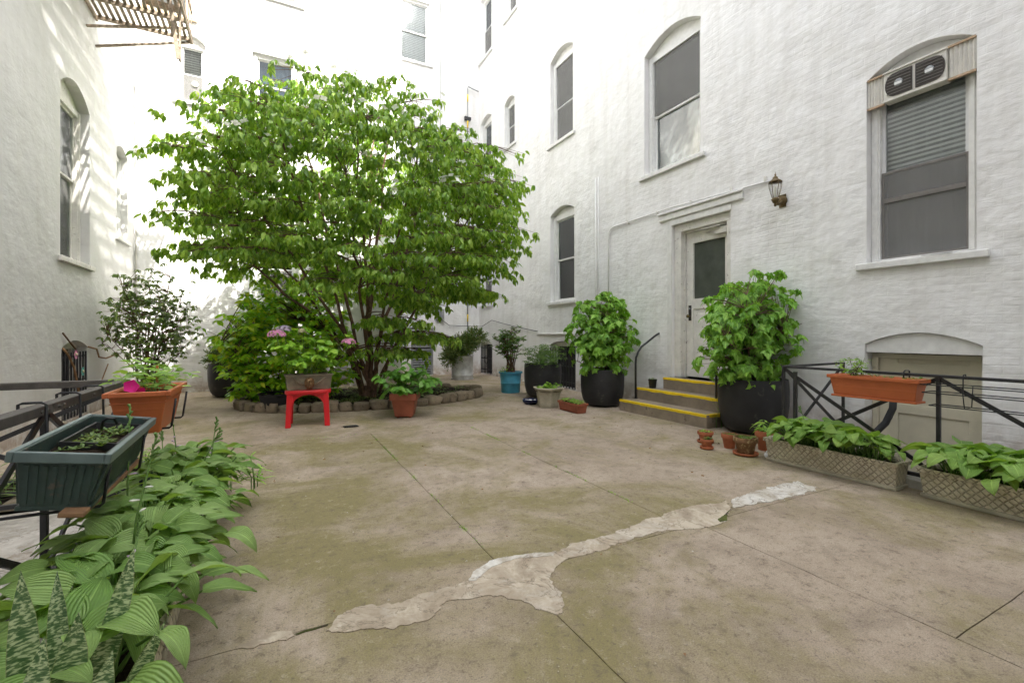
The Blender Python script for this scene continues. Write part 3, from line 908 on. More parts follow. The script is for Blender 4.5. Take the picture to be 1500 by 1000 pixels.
cl = MB(); cl.box((a0+.02, b1-.12, w0-.07), (a0+.22, b1-.03, w0-.001), fn=fR); cl.box((a0+.1, b1-.02, w0-.12), (a0+.45, b1-.005, w0-.09), fn=fR); cl.tube([fR(a0+.12, b1-.012, w0-.1), fR(a0+.42, b1-.05, w0-.02)], .008, 6)
cl.build('door_closer', 'acwhite', dd, bevel=.004)
bk = MB(); bk.box((u0+.002, z0, .22), (u1-.002, z1, .24), fn=fR); bk.build('door_backing', 'darkin', dd)
li = MB(); li.box((u0-.21, z1+.10, -.035), (u1+.25, z1+.22, -.001), fn=fR); li.box((u0-.23, z1+.20, -.06), (u1+.27, z1+.235, -.036), fn=fR)
li.build('door_lintel', 'white', RB, bevel=.012)
tr = MB(); tr.box((u0-.02, z1+.001, -.012), (u1+.09, z1+.09, .0), fn=fR); tr.box((u1+.002, z0, -.012), (u1+.09, z1, -.0), fn=fR); tr.build('door_surround', 'white', RB, bevel=.004)
# basement door
u0, u1, z0, z1, rise = pd
d = MB()
poly = [(u0+.003, z1-.09), (u1-.003, z1-.09)]+[(u1-.003+(u0-u1+.006)*i/8, z1-.004+rise*(1-(2*i/8-1)**2)) for i in range(9)]
d.prism(poly, .03, .12, fR)
d.box((u0+.003, z0, .14), (u0+.05, z1-.09, .24), fn=fR)
dd = d.build('basement_door', 'white', RB, bevel=.003)
l = MB()
a0, a1, b0, b1 = u0+.05, u1-.06, z0+.03, z1-.10
l.box((a1+.001, z0, .15), (u1-.003, b1, .24), fn=fR)
l.box((a0, b1-.05, .14), (a1, b1, .24), fn=fR)
l.box((a0, b0, .185), (a1, b1-.051, .225), fn=fR)
for q in (.22, .62, 1.02, 1.42, 1.82):
    l.box((a0, b0+q*1.08-.05, .172), (a1, b0+q*1.08+.05, .184), fn=fR)
l.box((a0, b0, .1725), (a0+.1, b1-.051, .1835), fn=fR); l.box((a1-.17, b0, .1725), (a1, b1-.051, .1835), fn=fR)
l.build('door_leaf', 'cream', dd, bevel=.006)
bk = MB(); bk.box((u0, z0, .25), (u1, z1+rise, .27), fn=fR); bk.build('door_backing', 'darkin', dd)
hb = MB(); hb.box((a1-.01, b1-.15, .125), (a1+.05, b1-.05, .149), fn=fR); hb.build('hinge_box', 'cream', dd, bevel=.004)

# --- left wing
LB = thing('apartment_building', 'pale plastered wing on the left that carries the rusty fire escape', 'building')
holes = []
la = [(H(8.0, 9.08, 2.23, 4.50, .22), dict(dep=.14, upper='none', lower='none', cas=.09, casmat='white_old', sash='white_old', sillmat='white_old', meet=.55, backing='curtain')),
      (H(10.42, 11.1, 2.95, 4.50, .12), dict(dep=.14, upper='none', lower='none', cas=.07)),
      (H(8.0, 9.08, 6.4, 8.6, .2), dict(dep=.14, upper='blind', lower='screen', cas=.09))]
gl = H(8.04, 8.99, .05, 1.02, .10)
wall(fL, [(-8, -1.15), (YB, -1.15), (YB, 11.5), (-8, 11.5)], holes, 'wall_left', LB, .34)
for a, k in la: window(LB, fL, *a, **k)
grille(LB, fL, *gl, n=9)
ro = MB(); ro.box((XL-10, -8, 11.5), (XL+.12, YB+8, 11.75)); ro.build('roof', 'groundmat', LB)

# --- rear wing
BB = thing('apartment_building', 'bright white rear wing behind the dogwood with a stepped front', 'building')
holes = []
ba = [(H(-1.74, -1.26, 6.05, 7.27, .16), dict(dep=.11, upper='blind', lower='screen', cas=.05)),
      (H(-.40, .50, 6.15, 7.42, .0), dict(dep=.10, upper='none', lower='none', cas=.09, backing='bluecurtain')),
      (H(-.30, .56, 8.72, 10.4, .12), dict(dep=.10, upper='none', lower='screen', cas=.09, backing='darkin')),
      (H(-2.3, -1.5, 7.78, 9.5, .1), dict(dep=.08, upper='blind', lower='none', cas=.09, casmat='tan', sillmat='tan')),
      (H(-.36, .50, 2.0, 3.40, .10), dict(dep=.10, upper='none', lower='screen', cas=.09, sash='white', backing='darkin'))]
wall(fB, [(XL, -.1), (1.6, -.1), (1.6, HT), (XL, HT)], holes, 'wall_back', BB)
for a, k in ba: window(BB, fB, *a, **k)
fr = MB(); c = fB(-1.46, 6.47, .095)
fr.tube([c, (c[0], c[1]+.006, c[2])], .062, 20); fr.build('round_vent', 'whitepetal', BB)
# projecting pier
pm = MB()
pm.add([(1.6, YB, -.1), (1.6, 11.3, -.1), (2.05, 11.3, -.1), (2.05, 11.24, -.1), (2.79, 11.24, -.1), (2.79, YR, -.1)]+[(1.6, YB, HT), (1.6, 11.3, HT), (2.05, 11.3, HT), (2.05, 11.24, HT), (2.79, 11.24, HT), (2.79, YR, HT)],
       [(i, i+1, i+7, i+6) for i in range(5)])
pm.build('wall', 'wall_back', BB)
holes = []
ra = [(H(3.05, 4.12, 9.15, 10.95, .0), dict(dep=.09, upper='blind', lower='blind', cas=.07))]
lv = H(3.55, 4.22, .02, .92, .12)
wall(fB2, [(2.79, -.1), (XR, -.1), (XR, HT), (2.79, HT)], holes, 'wall_back', BB)
for a, k in ra: window(BB, fB2, *a, **k)
u0, u1, z0, z1, rise = lv
v = MB()
poly = [(u0+.004, z1-.10), (u1-.004, z1-.10)]+[(u1-.004+(u0-u1+.008)*i/8, z1-.004+rise*(1-(2*i/8-1)**2)) for i in range(9)]
v.prism(poly, .05, .10, fB2); v.box((u0+.003, z0, .04), (u0+.06, z1-.1, .12), fn=fB2); v.box((u1-.06, z0, .04), (u1-.003, z1-.1, .12), fn=fB2)
lw = v.build('louvre_vent', 'greysheet', BB)
bk = MB(); bk.box((u0, z0, .2), (u1, z1+rise, .22), fn=fB2); bk.build('vent_backing', 'darkin', lw)
for i in range(11):
    z = z0+.04+i*.068
    s = MB(); s.add([fB2(u0+.06, z, .06), fB2(u1-.06, z, .06), fB2(u1-.06, z+.045, .11), fB2(u0+.06, z+.045, .11), fB2(u0+.06, z-.008, .062), fB2(u1-.06, z-.008, .062)], [(0, 1, 2, 3), (0, 4, 5, 1)])
    s.build('louvre_slat', 'greysheet', lw)
ro = MB(); ro.box((XL, YB-.1, HT+.001), (XR, YB+10, HT+.24)); ro.build('roof', 'groundmat', BB)
# unseen block added behind the camera, sized to keep the sun off the yard
FB = thing('apartment_building', 'tall white painted brick block facing the dogwood from the opposite end', 'building')
fb = MB(); fb.box((-5, -16, -.1), (14, -6.2, 22.2)); fb.build('wall', 'wall_back', FB)
# ------------------------------------------------------------------ fittings on the walls
# fire escape
FE = thing('fire_escape', 'rusty tan iron fire escape balcony high on the left wing, seen from below', 'fire escape', (XL, 8, 6.1))
FEo = Vector((XL, 8, 6.1))
FE.location = FEo
def fe(mb, name, mat='rust_iron', bevel=0):
    mb.v = [tuple(Vector(p)-FEo) for p in mb.v]
    return mb.build(name, mat, FE, bevel=bevel)
for i in range(15):
    x = XL+.06+i*.083
    m = MB(); m.box((x, 6.2, 6.12), (x+.042, 9.30+R_.uniform(-.02, .02), 6.132)); fe(m, 'slat')
for y in (6.6, 7.35, 8.1, 8.75, 9.26):
    m = MB(); m.box((XL, y-.02, 6.07), (-1.2, y+.02, 6.118)); fe(m, 'cross_bar')
m = MB(); m.box((-1.22, 6.2, 6.05), (-1.19, 9.32, 6.119)); m.box((XL+.01, 6.2, 6.06), (XL+.04, 9.32, 6.1185)); fe(m, 'edge_bar')
for y, z in ((9.34, 5.68), (8.94, 5.76), (7.4, 5.72)):
    m = MB(); m.bar((XL, y, z), (-1.22, y-.06, 6.06), .03, .03); fe(m, 'strut')
m = MB(); m.bar((-1.44, 8.36, 6.8), (-1.25, 8.36, 5.29), .055, .02, up=(0, 1, 0)); fe(m, 'bracket')
m = MB(); m.bar((-1.24, 8.44, 6.8), (-1.235, 8.40, 5.28), .02, .06, up=(0, 1, 0)); fe(m, 'bracket')
for z in (6.55, 7.05): 
    m = MB(); m.box((-1.215, 6.2, z), (-1.195, 9.3, z+.03)); fe(m, 'guard_rail')
for i in range(15):      # unseen next landing up, there for its shadow on the left wall
    x = XL+.06+i*.083
    m = MB(); m.box((x, 4.6, 9.12), (x+.042, 9.30, 9.132)); fe(m, 'slat')
for y in (4.7, 5.8, 6.9, 8.0, 9.2):
    m = MB(); m.box((XL, y-.02, 9.07), (-1.2, y+.02, 9.118)); fe(m, 'cross_bar')
for x in (-1.75, -1.3):
    m = MB(); m.bar((x, 8.9, 6.15), (x, 6.6, 9.1), .02, .16); fe(m, 'stair_stringer')
for i in range(12):
    t = (i+.5)/12; m = MB(); m.box((-1.75, 8.9-2.3*t-.08, 6.15+2.95*t), (-1.3, 8.9-2.3*t+.08, 6.17+2.95*t)); fe(m, 'tread')
for i in range(12):
    y = 6.25+i*.272
    m = MB(); m.box((-1.213, y, 6.12), (-1.199, y+.014, 7.05)); fe(m, 'baluster')

def tube_thing(name, label, cat, pts, r, mat, n=8, group=None):
    m = MB(); m.tube(pts, r, n)
    o = m.build(name, mat, origin=tuple(pts[0])); return tag(o, label, cat, group)
# conduit over the door
m = MB(); m.tube([(5.675, 6.95, 1.55), (5.675, 6.95, 3.05), (5.675, 6.93, 3.14), (5.675, 6.88, 3.20), (5.675, 6.80, 3.22), (5.675, 5.4, 3.24), (5.675, 3.62, 3.17)], .012, 8)
o = m.build('conduit', 'white', origin=(5.675, 6.95, 1.55)); tag(o, 'thin white painted conduit running over the back door to the brass wall lamp', 'conduit')
for y in (6.4, 5.7, 5.0, 4.3, 3.8):
    m = MB(); m.box((-.015, y-6.95-.012, 1.65-.01), (.022, y-6.95+.012, 1.69+.012)); m.build('clip', 'white_old', o)
m = MB(); m.tube([(5.68, 7.35, 0.3), (5.68, 7.35, 4.3)], .013, 8); m.tube([(5.68, 7.27, 1.2), (5.68, 7.27, 4.3)], .010, 8)
tag(m.build('pipe', 'white', origin=(5.68, 7.35, .3)), 'pair of slim white painted pipes climbing the right wall behind the left maple pot', 'pipe')
# wall lamp
WL = thing('wall_lamp', 'aged brass coach lantern with glass panels on the right wall beside the back door', 'wall lamp', (5.7, 3.58, 2.90))
m = MB(); m.tube([(0, 0, -.02), (-.02, 0, -.02), (-.03, 0, -.02)], [.06, .06, .04], 16); m.box((-.014, -.045, -.10), (-.002, .045, .06)); m.build('back_plate', 'brass', WL, bevel=.003)
m = MB(); m.tube([(-.02, 0, -.03), (-.07, 0, -.07), (-.12, 0, -.075), (-.15, 0, -.05), (-.155, 0, -.02)], [.018, .016, .014, .018, .02], 10); m.build('arm', 'brass', WL)
m = MB(); m.lathe([(.0, -.11), (.012, -.105), (.02, -.09), (.012, -.075), (.03, -.06), (.038, -.04), (.05, -.02), (.034, -.005), (.03, 0)], (-.155, 0, 0), 16); m.build('lamp_base', 'brass', WL)
m = MB(); m.lathe([(.033, 0), (.05, .06), (.066, .13), (.072, .19)], (-.155, 0, 0), 6, sm=False); m.build('lamp_shade', 'lampglass', WL)
m = MB()
for k in range(6):
    t = 2*PI*k/6
    pts = [(-.155+r*math.cos(t), r*math.sin(t), z) for r, z in ((.034, 0), (.051, .06), (.067, .13), (.073, .19))]
    m.tube(pts, .0045, 5)
m.build('cage', 'brass', WL)
m = MB(); m.lathe([(.078, .19), (.07, .205), (.045, .225), (.03, .24), (.032, .25), (.02, .262), (.008, .275), (.012, .285), (.004, .30), (.002, .325)], (-.155, 0, 0), 16); m.build('lamp_cap', 'brass', WL)
m = MB(); m.lathe([(.008, .0), (.01, .06), (.018, .09), (.014, .13), (.004, .145)], (-.155, 0, 0), 10); m.build('bulb', 'whitepetal', WL)
# air conditioner in the big window
AC = thing('air_conditioner', 'yellowed twin fan unit with pleated side panels filling the top of the big window', 'air conditioner', (5.66, 2.22, 3.62))
ACo = Vector((5.66, 2.22, 3.62))
def ac(mb, name, mat, bevel=.004):
    mb.v = [tuple(Vector(p)-ACo) for p in mb.v]
    return mb.build(name, mat, AC, bevel=bevel)
zb, zt = 3.62, 3.935
m = MB(); m.box((5.69, 1.99, zb), (5.80, 2.50, zt)); ac(m, 'body', 'acwhite', .012)
for q, w in ((2.115, .105), (2.365, .105)):
    m = MB(); pts = []
    sg = -1 if q < 2.2 else 1        # outer side rounded, inner side straight
    for k in range(13):
        t = -PI/2+PI*k/12
        pts.append((q+sg*(.0+.118*abs(math.cos(t))**.6), zb+.157+.118*math.sin(t)))
    pts += [(q-sg*.112, zb+.157+.118), (q-sg*.112, zb+.157-.118)]
    m.prism(pts, 5.680, 5.6895, lambda a, b, c: (c, a, b)); ac(m, 'fan_grille', 'dark_brown', 0)
    for i in range(7):
        z = zb+.065+i*.03
        m = MB(); m.box((5.674, q-.100, z), (5.6795, q+.100, z+.005)); ac(m, 'louvre', 'darksash', 0)
    m = MB(); m.lathe([(.04, 0), (.032, .012)], (0, 0, 0), 16)
    m.v = [(5.676-c*.3, q+a, zb+.16+b) for a, b, c in m.v]; ac(m, 'fan_hub', 'greysheet', 0)
    m = MB(); m.box((5.668, q-.03, zb+.14), (5.671, q+.03, zb+.165)); ac(m, 'sticker', 'paper', 0)
m = MB(); m.box((5.677, 1.985, zb+.295), (5.69, 2.505, zb+.315)); m.box((5.677, 1.985, zb), (5.69, 2.505, zb+.022)); ac(m, 'trim', 'acwhite')
for (a, b_) in ((1.785, 1.985), (2.505, 2.655)):
    n = int((b_-a)/.016)
    m = MB(); 
    for i in range(n+1):
        y = a+(b_-a)*i/n; xx = 5.712 if i % 2 else 5.728
        m.v += [(xx, y, zb+.012), (xx, y, zt-.01)]
    for i in range(n): m.f.append((2*i, 2*i+2, 2*i+3, 2*i+1)); m.mi.append(0); m.sm.append(False)
    ac(m, 'accordion_panel', 'acwhite', 0)
    m = MB(); m.box((5.70, a, zb-.008), (5.73, b_, zb+.012)); ac(m, 'panel_rail', 'tan', 0)
    m = MB(); m.box((5.70, a, zt-.012), (5.73, b_, zt+.006)); ac(m, 'panel_rail', 'tan', 0)
# paper on the sill
m = MB(); m.add([(5.64, 1.94, 1.975), (5.645, 2.17, 1.975), (5.70, 2.20, 1.978), (5.72, 1.90, 1.978), (5.64, 1.94, 1.980), (5.645, 2.17, 1.980), (5.70, 2.20, 1.983), (5.72, 1.90, 1.983)], [(0, 1, 2, 3), (7, 6, 5, 4), (0, 4, 5, 1), (1, 5, 6, 2), (2, 6, 7, 3), (3, 7, 4, 0)])
tag(m.build('paper_sheet', 'paper', origin=(5.66, 2.05, 1.975)), 'loose white sheet lying on the sill of the big right window', 'paper')
# pipe, box and cables at the rear right corner
PP = thing('pipe', 'tall grey steel pipe with yellow bands at the rear right corner, bending into the wall', 'pipe', (5.28, 13.12, .4))
m = MB(); m.tube([(0, 0, 0), (0, 0, 8.33), (.02, 0, 8.37), (.36, 0, 8.30)], .018, 8); m.build('tube', 'steel', PP)
for z in (1.2, 7.1, 7.9): 
    m = MB(); m.lathe([(.0195, 0), (.0195, .22)], (0, 0, z), 10); m.build('yellow_band', 'yellow', PP)
m = MB(); m.box((-.1, -.03, 7.35), (.1, .05, 7.44)); m.build('bracket', 'black_iron', PP)
EB = thing('meter_box', 'small grey electrical box on the rear wall above the louvred vent', 'electrical box', (4.4, 13.17, 1.62))
for x in (-.12, .02): 
    m = MB(); m.box((x, -.06, 0), (x+.11, 0, .34)); m.build('box', 'greysheet', EB, bevel=.008)
tube_thing('cable', 'thin grey cable rising from the electrical box up the rear wall', 'cable', [(4.44, 13.18, 1.96), (4.42, 13.18, 5), (4.43, 13.18, 9.05), (4.43, 13.18, 12)], .008, 'steel', 6)
tube_thing('cable', 'thin dark cable sagging from the electrical box toward the basement grille', 'cable', [(4.5, 13.16, 1.62), (4.7, 13.15, 1.48), (5.2, 13.15, 1.46), (5.66, 12.9, 1.45), (5.66, 12.2, 1.62), (5.67, 11.4, 1.5), (5.67, 10.5, 1.38), (5.67, 9.6, 1.28)], .008, 'bracket', 6)
tube_thing('downpipe', 'thin grey downpipe in the corner between left wing and rear wing', 'pipe', [(XL+.035, YB-.035, .1), (XL+.035, YB-.035, 9)], .014, 'white_old', 8)
tube_thing('pipe', 'pale slim pipe leaning across the ledge above the basement grille behind the blue tub', 'pipe', [(5.67, 12.2, 1.15), (5.66, 11.8, 1.02), (5.5, 11.3, 1.08), (5.64, 10.4, 1.32)], .010, 'bracket', 6)
# hose stub under the rail by the basement door
tube_thing('drain_pipe', 'black curved drain hose by the basement door below the orange window box', 'pipe', [(5.62, 2.38, .62), (5.6, 2.38, .45), (5.55, 2.42, .3), (5.46, 2.5, .16), (5.34, 2.62, .10), (5.2, 2.75, .1)], .032, 'hose', 12)

# ------------------------------------------------------------------ steps and handrails
ST = thing('entrance_steps', 'three brown concrete steps with yellow painted edges up to the back door', 'steps', (4.9, 4.9, 0))
def stp(x0, x1, y0, y1, z0, z1, yel=True, side=False):
    m = MB(); m.box((x0-4.9, y0-4.9, z0), (x1-4.9, y1-4.9, z1)); s = m.build('step', 'stepmat', ST, bevel=.012)
    n = 26
    m = MB()
    def strip(p, q, nx, ny):
        vs_ = []
        for i in range(n+1):
            t = i/n
            x = p[0]+(q[0]-p[0])*t; y = p[1]+(q[1]-p[1])*t
            jj = .012*noise.noise(Vector((x*9, y*9, z1*5)))
            j2 = .012*noise.noise(Vector((x*11+5, y*11, z1*5)))
            d = .052+jj; hh = .030+j2
            vs_ += [(x+nx*d, y+ny*d, z1+.003), (x-nx*.003, y-ny*.003, z1+.003), (x-nx*.003, y-ny*.003, z1-hh)]
        m.add(vs_, [f for i in range(n) for f in ((3*i, 3*i+1, 3*i+4, 3*i+3), (3*i+1, 3*i+2, 3*i+5, 3*i+4))])
    strip((x0-4.9, y0-4.9), (x0-4.9, y1-4.9), 1, 0)
    if side: strip((x0-4.9+.05, y0-4.9), (x1-4.9, y0-4.9), 0, 1)
    m.build('yellow_edge', 'yellow', s)
stp(4.90, 5.23, 4.07, 5.73, -.05, .17, side=True)
stp(5.23, 5.50, 4.12, 5.71, -.05, .345, side=True)
stp(5.50, 5.93, 4.335, 5.395, -.05, .52)
HRa = thing('handrail', 'bent black pipe handrail left of the steps, climbing from the bottom step to the wall', 'handrail', (5.2, 5.69, .17))
m = MB(); m.tube([(0, 0, 0), (0, 0, .56), (.01, 0, .66), (.05, 0, .74), (.12, -.0, .83), (.42, -.02, 1.02), (.49, -.02, 1.05)], .017, 10); m.build('rail', 'black_iron', HRa)
m = MB(); m.lathe([(.035, 0), (.035, .008), (.02, .012)], (0, 0, 0), 12); m.build('flange', 'black_iron', HRa)
HRb = thing('handrail', 'black post handrail right of the steps, half hidden by the right maple', 'handrail', (5.27, 4.22, .17))
m = MB(); m.tube([(0, 0, 0), (0, 0, .56), (.01, 0, .66), (.05, 0, .74), (.12, 0, .83), (.35, 0, .99), (.42, 0, 1.02)], .017, 10); m.build('rail', 'black_iron', HRb)
m = MB(); m.lathe([(.035, 0), (.035, .008), (.02, .012)], (0, 0, 0), 12); m.build('flange', 'black_iron', HRb)

# ------------------------------------------------------------------ railings
def railing(name, label, o, segs, top, tw, th, z0, mat, bw=.03, topmat=None):
    """segs: list of polyline points (x,y) with posts; X braces between consecutive posts"""
    T = thing(name, label, 'railing', (*o, 0))
    def L(p, z): return (p[0]-o[0], p[1]-o[1], z)
    for i in range(len(segs)-1):
        p, q = segs[i], segs[i+1]
        m = MB(); m.bar(L(p, top-th/2), L(q, top-th/2), tw, th); m.build('top_rail', topmat or mat, T, bevel=.004)
        m = MB(); m.bar(L(p, z0+.05), L(q, z0+.05), .03, .03); m.build('bottom_rail', mat, T, bevel=.003)
        m = MB(); m.bar(L(p, top-th-.005), L(q, z0+.07), .012, bw); m.build('brace', mat, T)
        dx = Vector((q[0]-p[0], q[1]-p[1])).normalized(); nx = (-dx.y*.014, dx.x*.014)
        m = MB(); m.bar((L(p, z0+.07)[0]+nx[0], L(p, 0)[1]+nx[1], z0+.07), (L(q, 0)[0]+nx[0], L(q, 0)[1]+nx[1], top-th-.005), .012, bw); m.build('brace', mat, T)
    for p in segs:
        m = MB(); m.box((p[0]-o[0]-.013, p[1]-o[1]-.013, z0-.05), (p[0]-o[0]+.013, p[1]-o[1]+.013, top-th)); m.build('post', mat, T, bevel=.003)
    return T
railR = railing('railing', 'black iron railing with crossed braces round the basement areaway on the right', (4.5, 2.82),
        [(5.64, 2.86), (4.5, 2.82), (4.5, 1.62), (4.5, .42), (4.5, -.78), (4.5, -1.98)], .895, .045, .022, .05, 'black_iron')
m = MB(); m.box((-.012, -.13, -.0), (.012, -.1, .84)); m.build('post', 'black_iron', railR)
railL = railing('railing', 'weathered dark iron railing with riveted flat rail along the left areaway', (-.93, 4.16),
        [(XL+.02, 4.18), (-.93, 4.16), (-.93, 2.86), (-.93, 1.56), (-.93, .26), (-.93, -1.04)], .885, .06, .045, .03, 'black_iron', .03, 'grey_iron')
for y in (3.95, 4.02, 2.98, 2.92, 2.80, 2.74, 1.7, 1.62, 2.25, 2.3, 3.4):
    m = MB(); m.lathe([(.009, 0), (.008, .004), (.004, .008)], (0, 0, 0), 8); m.v = [(.03+c, a+y-4.16, .862+b) for a, b, c in m.v]; m.build('rivet', 'grey_iron', railL)
# ivy branch and flower ornaments on the left wall
tube_thing('branch', 'bare pale vine stem crossing the barred basement window on the left wall', 'branch', [(XL+.03, 8.0, 1.02), (XL+.04, 8.15, .92), (XL+.05, 8.3, .75), (XL+.05, 8.45, .45), (XL+.04, 8.6, .2)], .014, 'wood', 6)
tube_thing('branch', 'dark stick poking over the top of the barred basement window', 'branch', [(XL+.02, 8.02, 1.22), (XL+.05, 8.35, 1.0)], .011, 'bark', 6)
tube_thing('branch', 'pale twisted vine running from the basement window to the tall potted shrub', 'branch', [(XL+.02, 8.95, 1.02), (XL+.05, 9.2, .98), (XL+.04, 9.35, .85), (XL+.06, 9.6, .82), (XL+.1, 9.9, .86)], .012, 'wood', 6)
tube_thing('branch', 'thin pale vine hanging in a loop on the left wall under the tall potted shrub', 'branch', [(XL+.05, 9.75, .72), (XL+.03, 9.55, .5), (XL+.03, 9.3, .3), (XL+.03, 9.1, .22)], .009, 'wood', 6)
for lab, y, z, mt in (('pink flower ornament tied to the bars of the left basement window', 8.36, .93, 'creamflower'), ('teal flower ornament lower on the bars of the left basement window', 8.62, .68, 'teal')):
    T = thing('flower_ornament', lab, 'ornament', (XL+.04, y, z))
    m = MB()
    for k in range(6):
        t = 2*PI*k/6
        pts = [(.004*(j % 2), (.045*math.cos(t)+.026*math.cos(a_)), (.045*math.sin(t)+.026*math.sin(a_))) for j, a_ in enumerate([2*PI*q/8 for q in range(8)])]
        m.add([(0, .045*math.cos(t), .045*math.sin(t))]+[(.012, b, c) for _, b, c in pts], [(0, i+1, (i+1) % 8+1) for i in range(8)])
    m.build('petals', 'pink' if mt == 'creamflower' else 'teal', T)
    m = MB(); m.lathe([(.02, 0), (.016, .012), (.004, .018)], (0, 0, 0), 8); m.v = [(.012+c, a, b) for a, b, c in m.v]; m.build('centre', 'creamflower', T)
# ------------------------------------------------------------------ pots and containers
def pot(name, label, cat, c, prof, mat, n=40, inner=None, soil=None, group=None, rot=0, bevel=0, sm=True, z=0., soilmat='soil'):
    """open vessel: outside profile, lip, inside wall down to the soil"""
    T = thing(name, label, cat, (*c, z), rot, group)
    m = MB(); r, h = prof[-1]
    th = inner or .03
    full = list(prof)+[(r-th, h), (r-th, h-.02), (r-th-.005, (soil if soil is not None else h-.06)-.03)]
    m.lathe(full, (0, 0, 0), n, sm=sm)
    m.f = [f for f in m.f if True]
    b = m.build('body', mat, T, bevel=bevel)
    if sm: 
        e = b.modifiers.new('edge', 'EDGE_SPLIT'); e.split_angle = rad(50)
    s = MB(); zz = soil if soil is not None else h-.06
    rr = r-th+.002
    vs_ = [(0, 0, zz+.012)]; fs = []
    for j, q in enumerate((.4, .75, 1.)):
        for k in range(20):
            t = 2*PI*k/20; vs_.append((rr*q*math.cos(t), rr*q*math.sin(t), zz+.012*R_.uniform(-.5, 1)*(q < 1)))
    fs = [(0, 1+k, 1+(k+1) % 20) for k in range(20)]
    for j in range(2):
        for k in range(20): fs.append((1+j*20+k, 1+j*20+20+k, 1+j*20+20+(k+1) % 20, 1+j*20+(k+1) % 20))
    s.add(vs_, fs, 0, True); s.build('soil', soilmat, T)
    return T
def bowlprof(R, H):
    return [(R*.55, 0), (R*.66, .012), (R*.80, H*.07), (R*.90, H*.18), (R*.965, H*.34), (R*.995, H*.55), (R, H*.8), (R*.985, H*.97), (R*.975, H)]
PL = (4.97, 6.25); PR = (5.28, 3.70)
pot('planter', 'large black bowl planter left of the steps holding the smaller maple', 'planter', PL, bowlprof(.365, .62), 'black_pot', inner=.025)
pot('planter', 'largest black bowl planter, right of the steps against the railing', 'planter', PR, bowlprof(.395, .66), 'black_pot', inner=.025)
P3 = (4.62, 7.62)
pot('planter', 'black bowl planter with airy shrub behind the cream hexagonal urn', 'planter', P3, bowlprof(.36, .64), 'black_pot', inner=.025)
P4 = (-.72, 10.55)
pot('planter', 'black bowl planter at the rear wall left of the big green shrub', 'planter', P4, bowlprof(.40, .64), 'black_pot', inner=.025)
P5 = (4.4, 8.55)
pot('tub', 'turquoise blue ribbed plastic tub at the right wall', 'tub', P5, [(.19, 0), (.195, .02), (.205, .19), (.215, .2), (.207, .21), (.222, .38), (.222, .395), (.25, .40), (.25, .43), (.24, .435)], 'blue_pot', inner=.02)
P6 = (4.55, 11.7)
pot('drum_planter', 'galvanised steel drum planter by the rear right corner', 'planter', P6, [(.30, 0), (.305, .01), (.305, .03), (.285, .04), (.295, .12), (.285, .13), (.29, .60), (.30, .61), (.30, .63)], 'galv', inner=.02)
# hexagonal urn
P7 = (4.06, 6.52)
pot('urn_planter', 'cream hexagonal cast stone urn with leafy salad plant in front of black planter', 'planter', P7, [(.165, 0), (.165, .015), (.175, .03), (.215, .26), (.235, .28), (.265, .31), (.265, .33)], 'hexstone', n=6, inner=.04, sm=False, bevel=.006, rot=.2)
# tall shrub pot left
P8 = (-1.80, 9.45)
pot('planter', 'dark pot hidden behind the orange box holding the tall dark shrub', 'planter', P8, bowlprof(.28, .42), 'black_pot', inner=.02)
# pot inside shrubbery
P9 = (.05, 8.15)
pot('nursery_pot', 'low black nursery pot behind the border stones under the big green shrub', 'pot', P9, [(.2, 0), (.25, .20), (.262, .205), (.262, .225)], 'hose', inner=.015, z=.06)
# black tray
T = thing('tray', 'small dark blue glazed dish beside the cream hexagonal urn', 'tray', (3.95, 6.92, 0))
m = MB(); m.lathe([(.09, 0), (.15, .05), (.16, .085), (.15, .09), (.135, .05), (.08, .02)], (0, 0, 0), 6, sm=False); m.build('body', 'navy', T)
m = MB()
for i in range(9): 
    t = R_.uniform(0, 6.28); r = R_.uniform(0, .09); m.lathe([(.012, 0), (.026, .012), (.022, .03), (.008, .036)], (r*math.cos(t), r*math.sin(t), .045), 6)
m.build('pebbles', 'paper', T)['kind'] = 'stuff'
# small pot on the middle step
pot('flower_pot', 'tiny black pot with a small green seedling on the middle step', 'pot', (5.40, 5.52), [(.052, 0), (.066, .12), (.07, .125), (.07, .14)], 'hose', n=20, inner=.008, z=.345)
# small terracotta group
def saucer(T, r, mat='terra'):
    m = MB(); m.lathe([(r*.8, 0), (r, .008), (r*1.04, .028), (r*1.0, .03), (r*.93, .012), (.01, .008)], (0, 0, 0), 32); m.build('saucer', mat, T)
def tpot(label, c, R, H, mat='terra', sau=True, z=0.):
    z0 = .012 if sau else 0
    T = thing('flower_pot', label, 'pot', (*c, z))
    m = MB(); m.lathe([(R*.62, z0), (R*.64, z0+.004), (R*.86, z0+H*.72), (R*.99, z0+H*.725), (R*1.0, z0+H*.98), (R*.98, z0+H), (R*.88, z0+H), (R*.85, z0+H*.9), (R*.8, z0+H*.8)], (0, 0, 0), 32)
    b = m.build('body', mat, T); e = b.modifiers.new('edge', 'EDGE_SPLIT'); e.split_angle = rad(50)
    m = MB(); m.lathe([(R*.84, z0+H*.82), (R*.5, z0+H*.86), (.01, z0+H*.87)], (0, 0, 0), 20); m.build('soil', 'soil', T)
    if sau: saucer(T, R*1.0)
    return T
tp = [('small reddish clay pot with bright seedlings, rear one of the saucered pair by the steps', (4.27, 3.56), .085, .115, 'terra', True),
      ('smallest clay pot on its saucer, in front of the other small pot by the steps', (4.05, 3.36), .066, .095, 'terra', True),
      ('plain terracotta pot without saucer squeezed behind the stained pot', (4.30, 3.28), .082, .15, 'terra', False),
      ('stained yellowish clay pot on a wide orange saucer in front of the right maple', (4.20, 3.02), .115, .165, 'old_terra', True)]
for a in tp: tpot(*a)
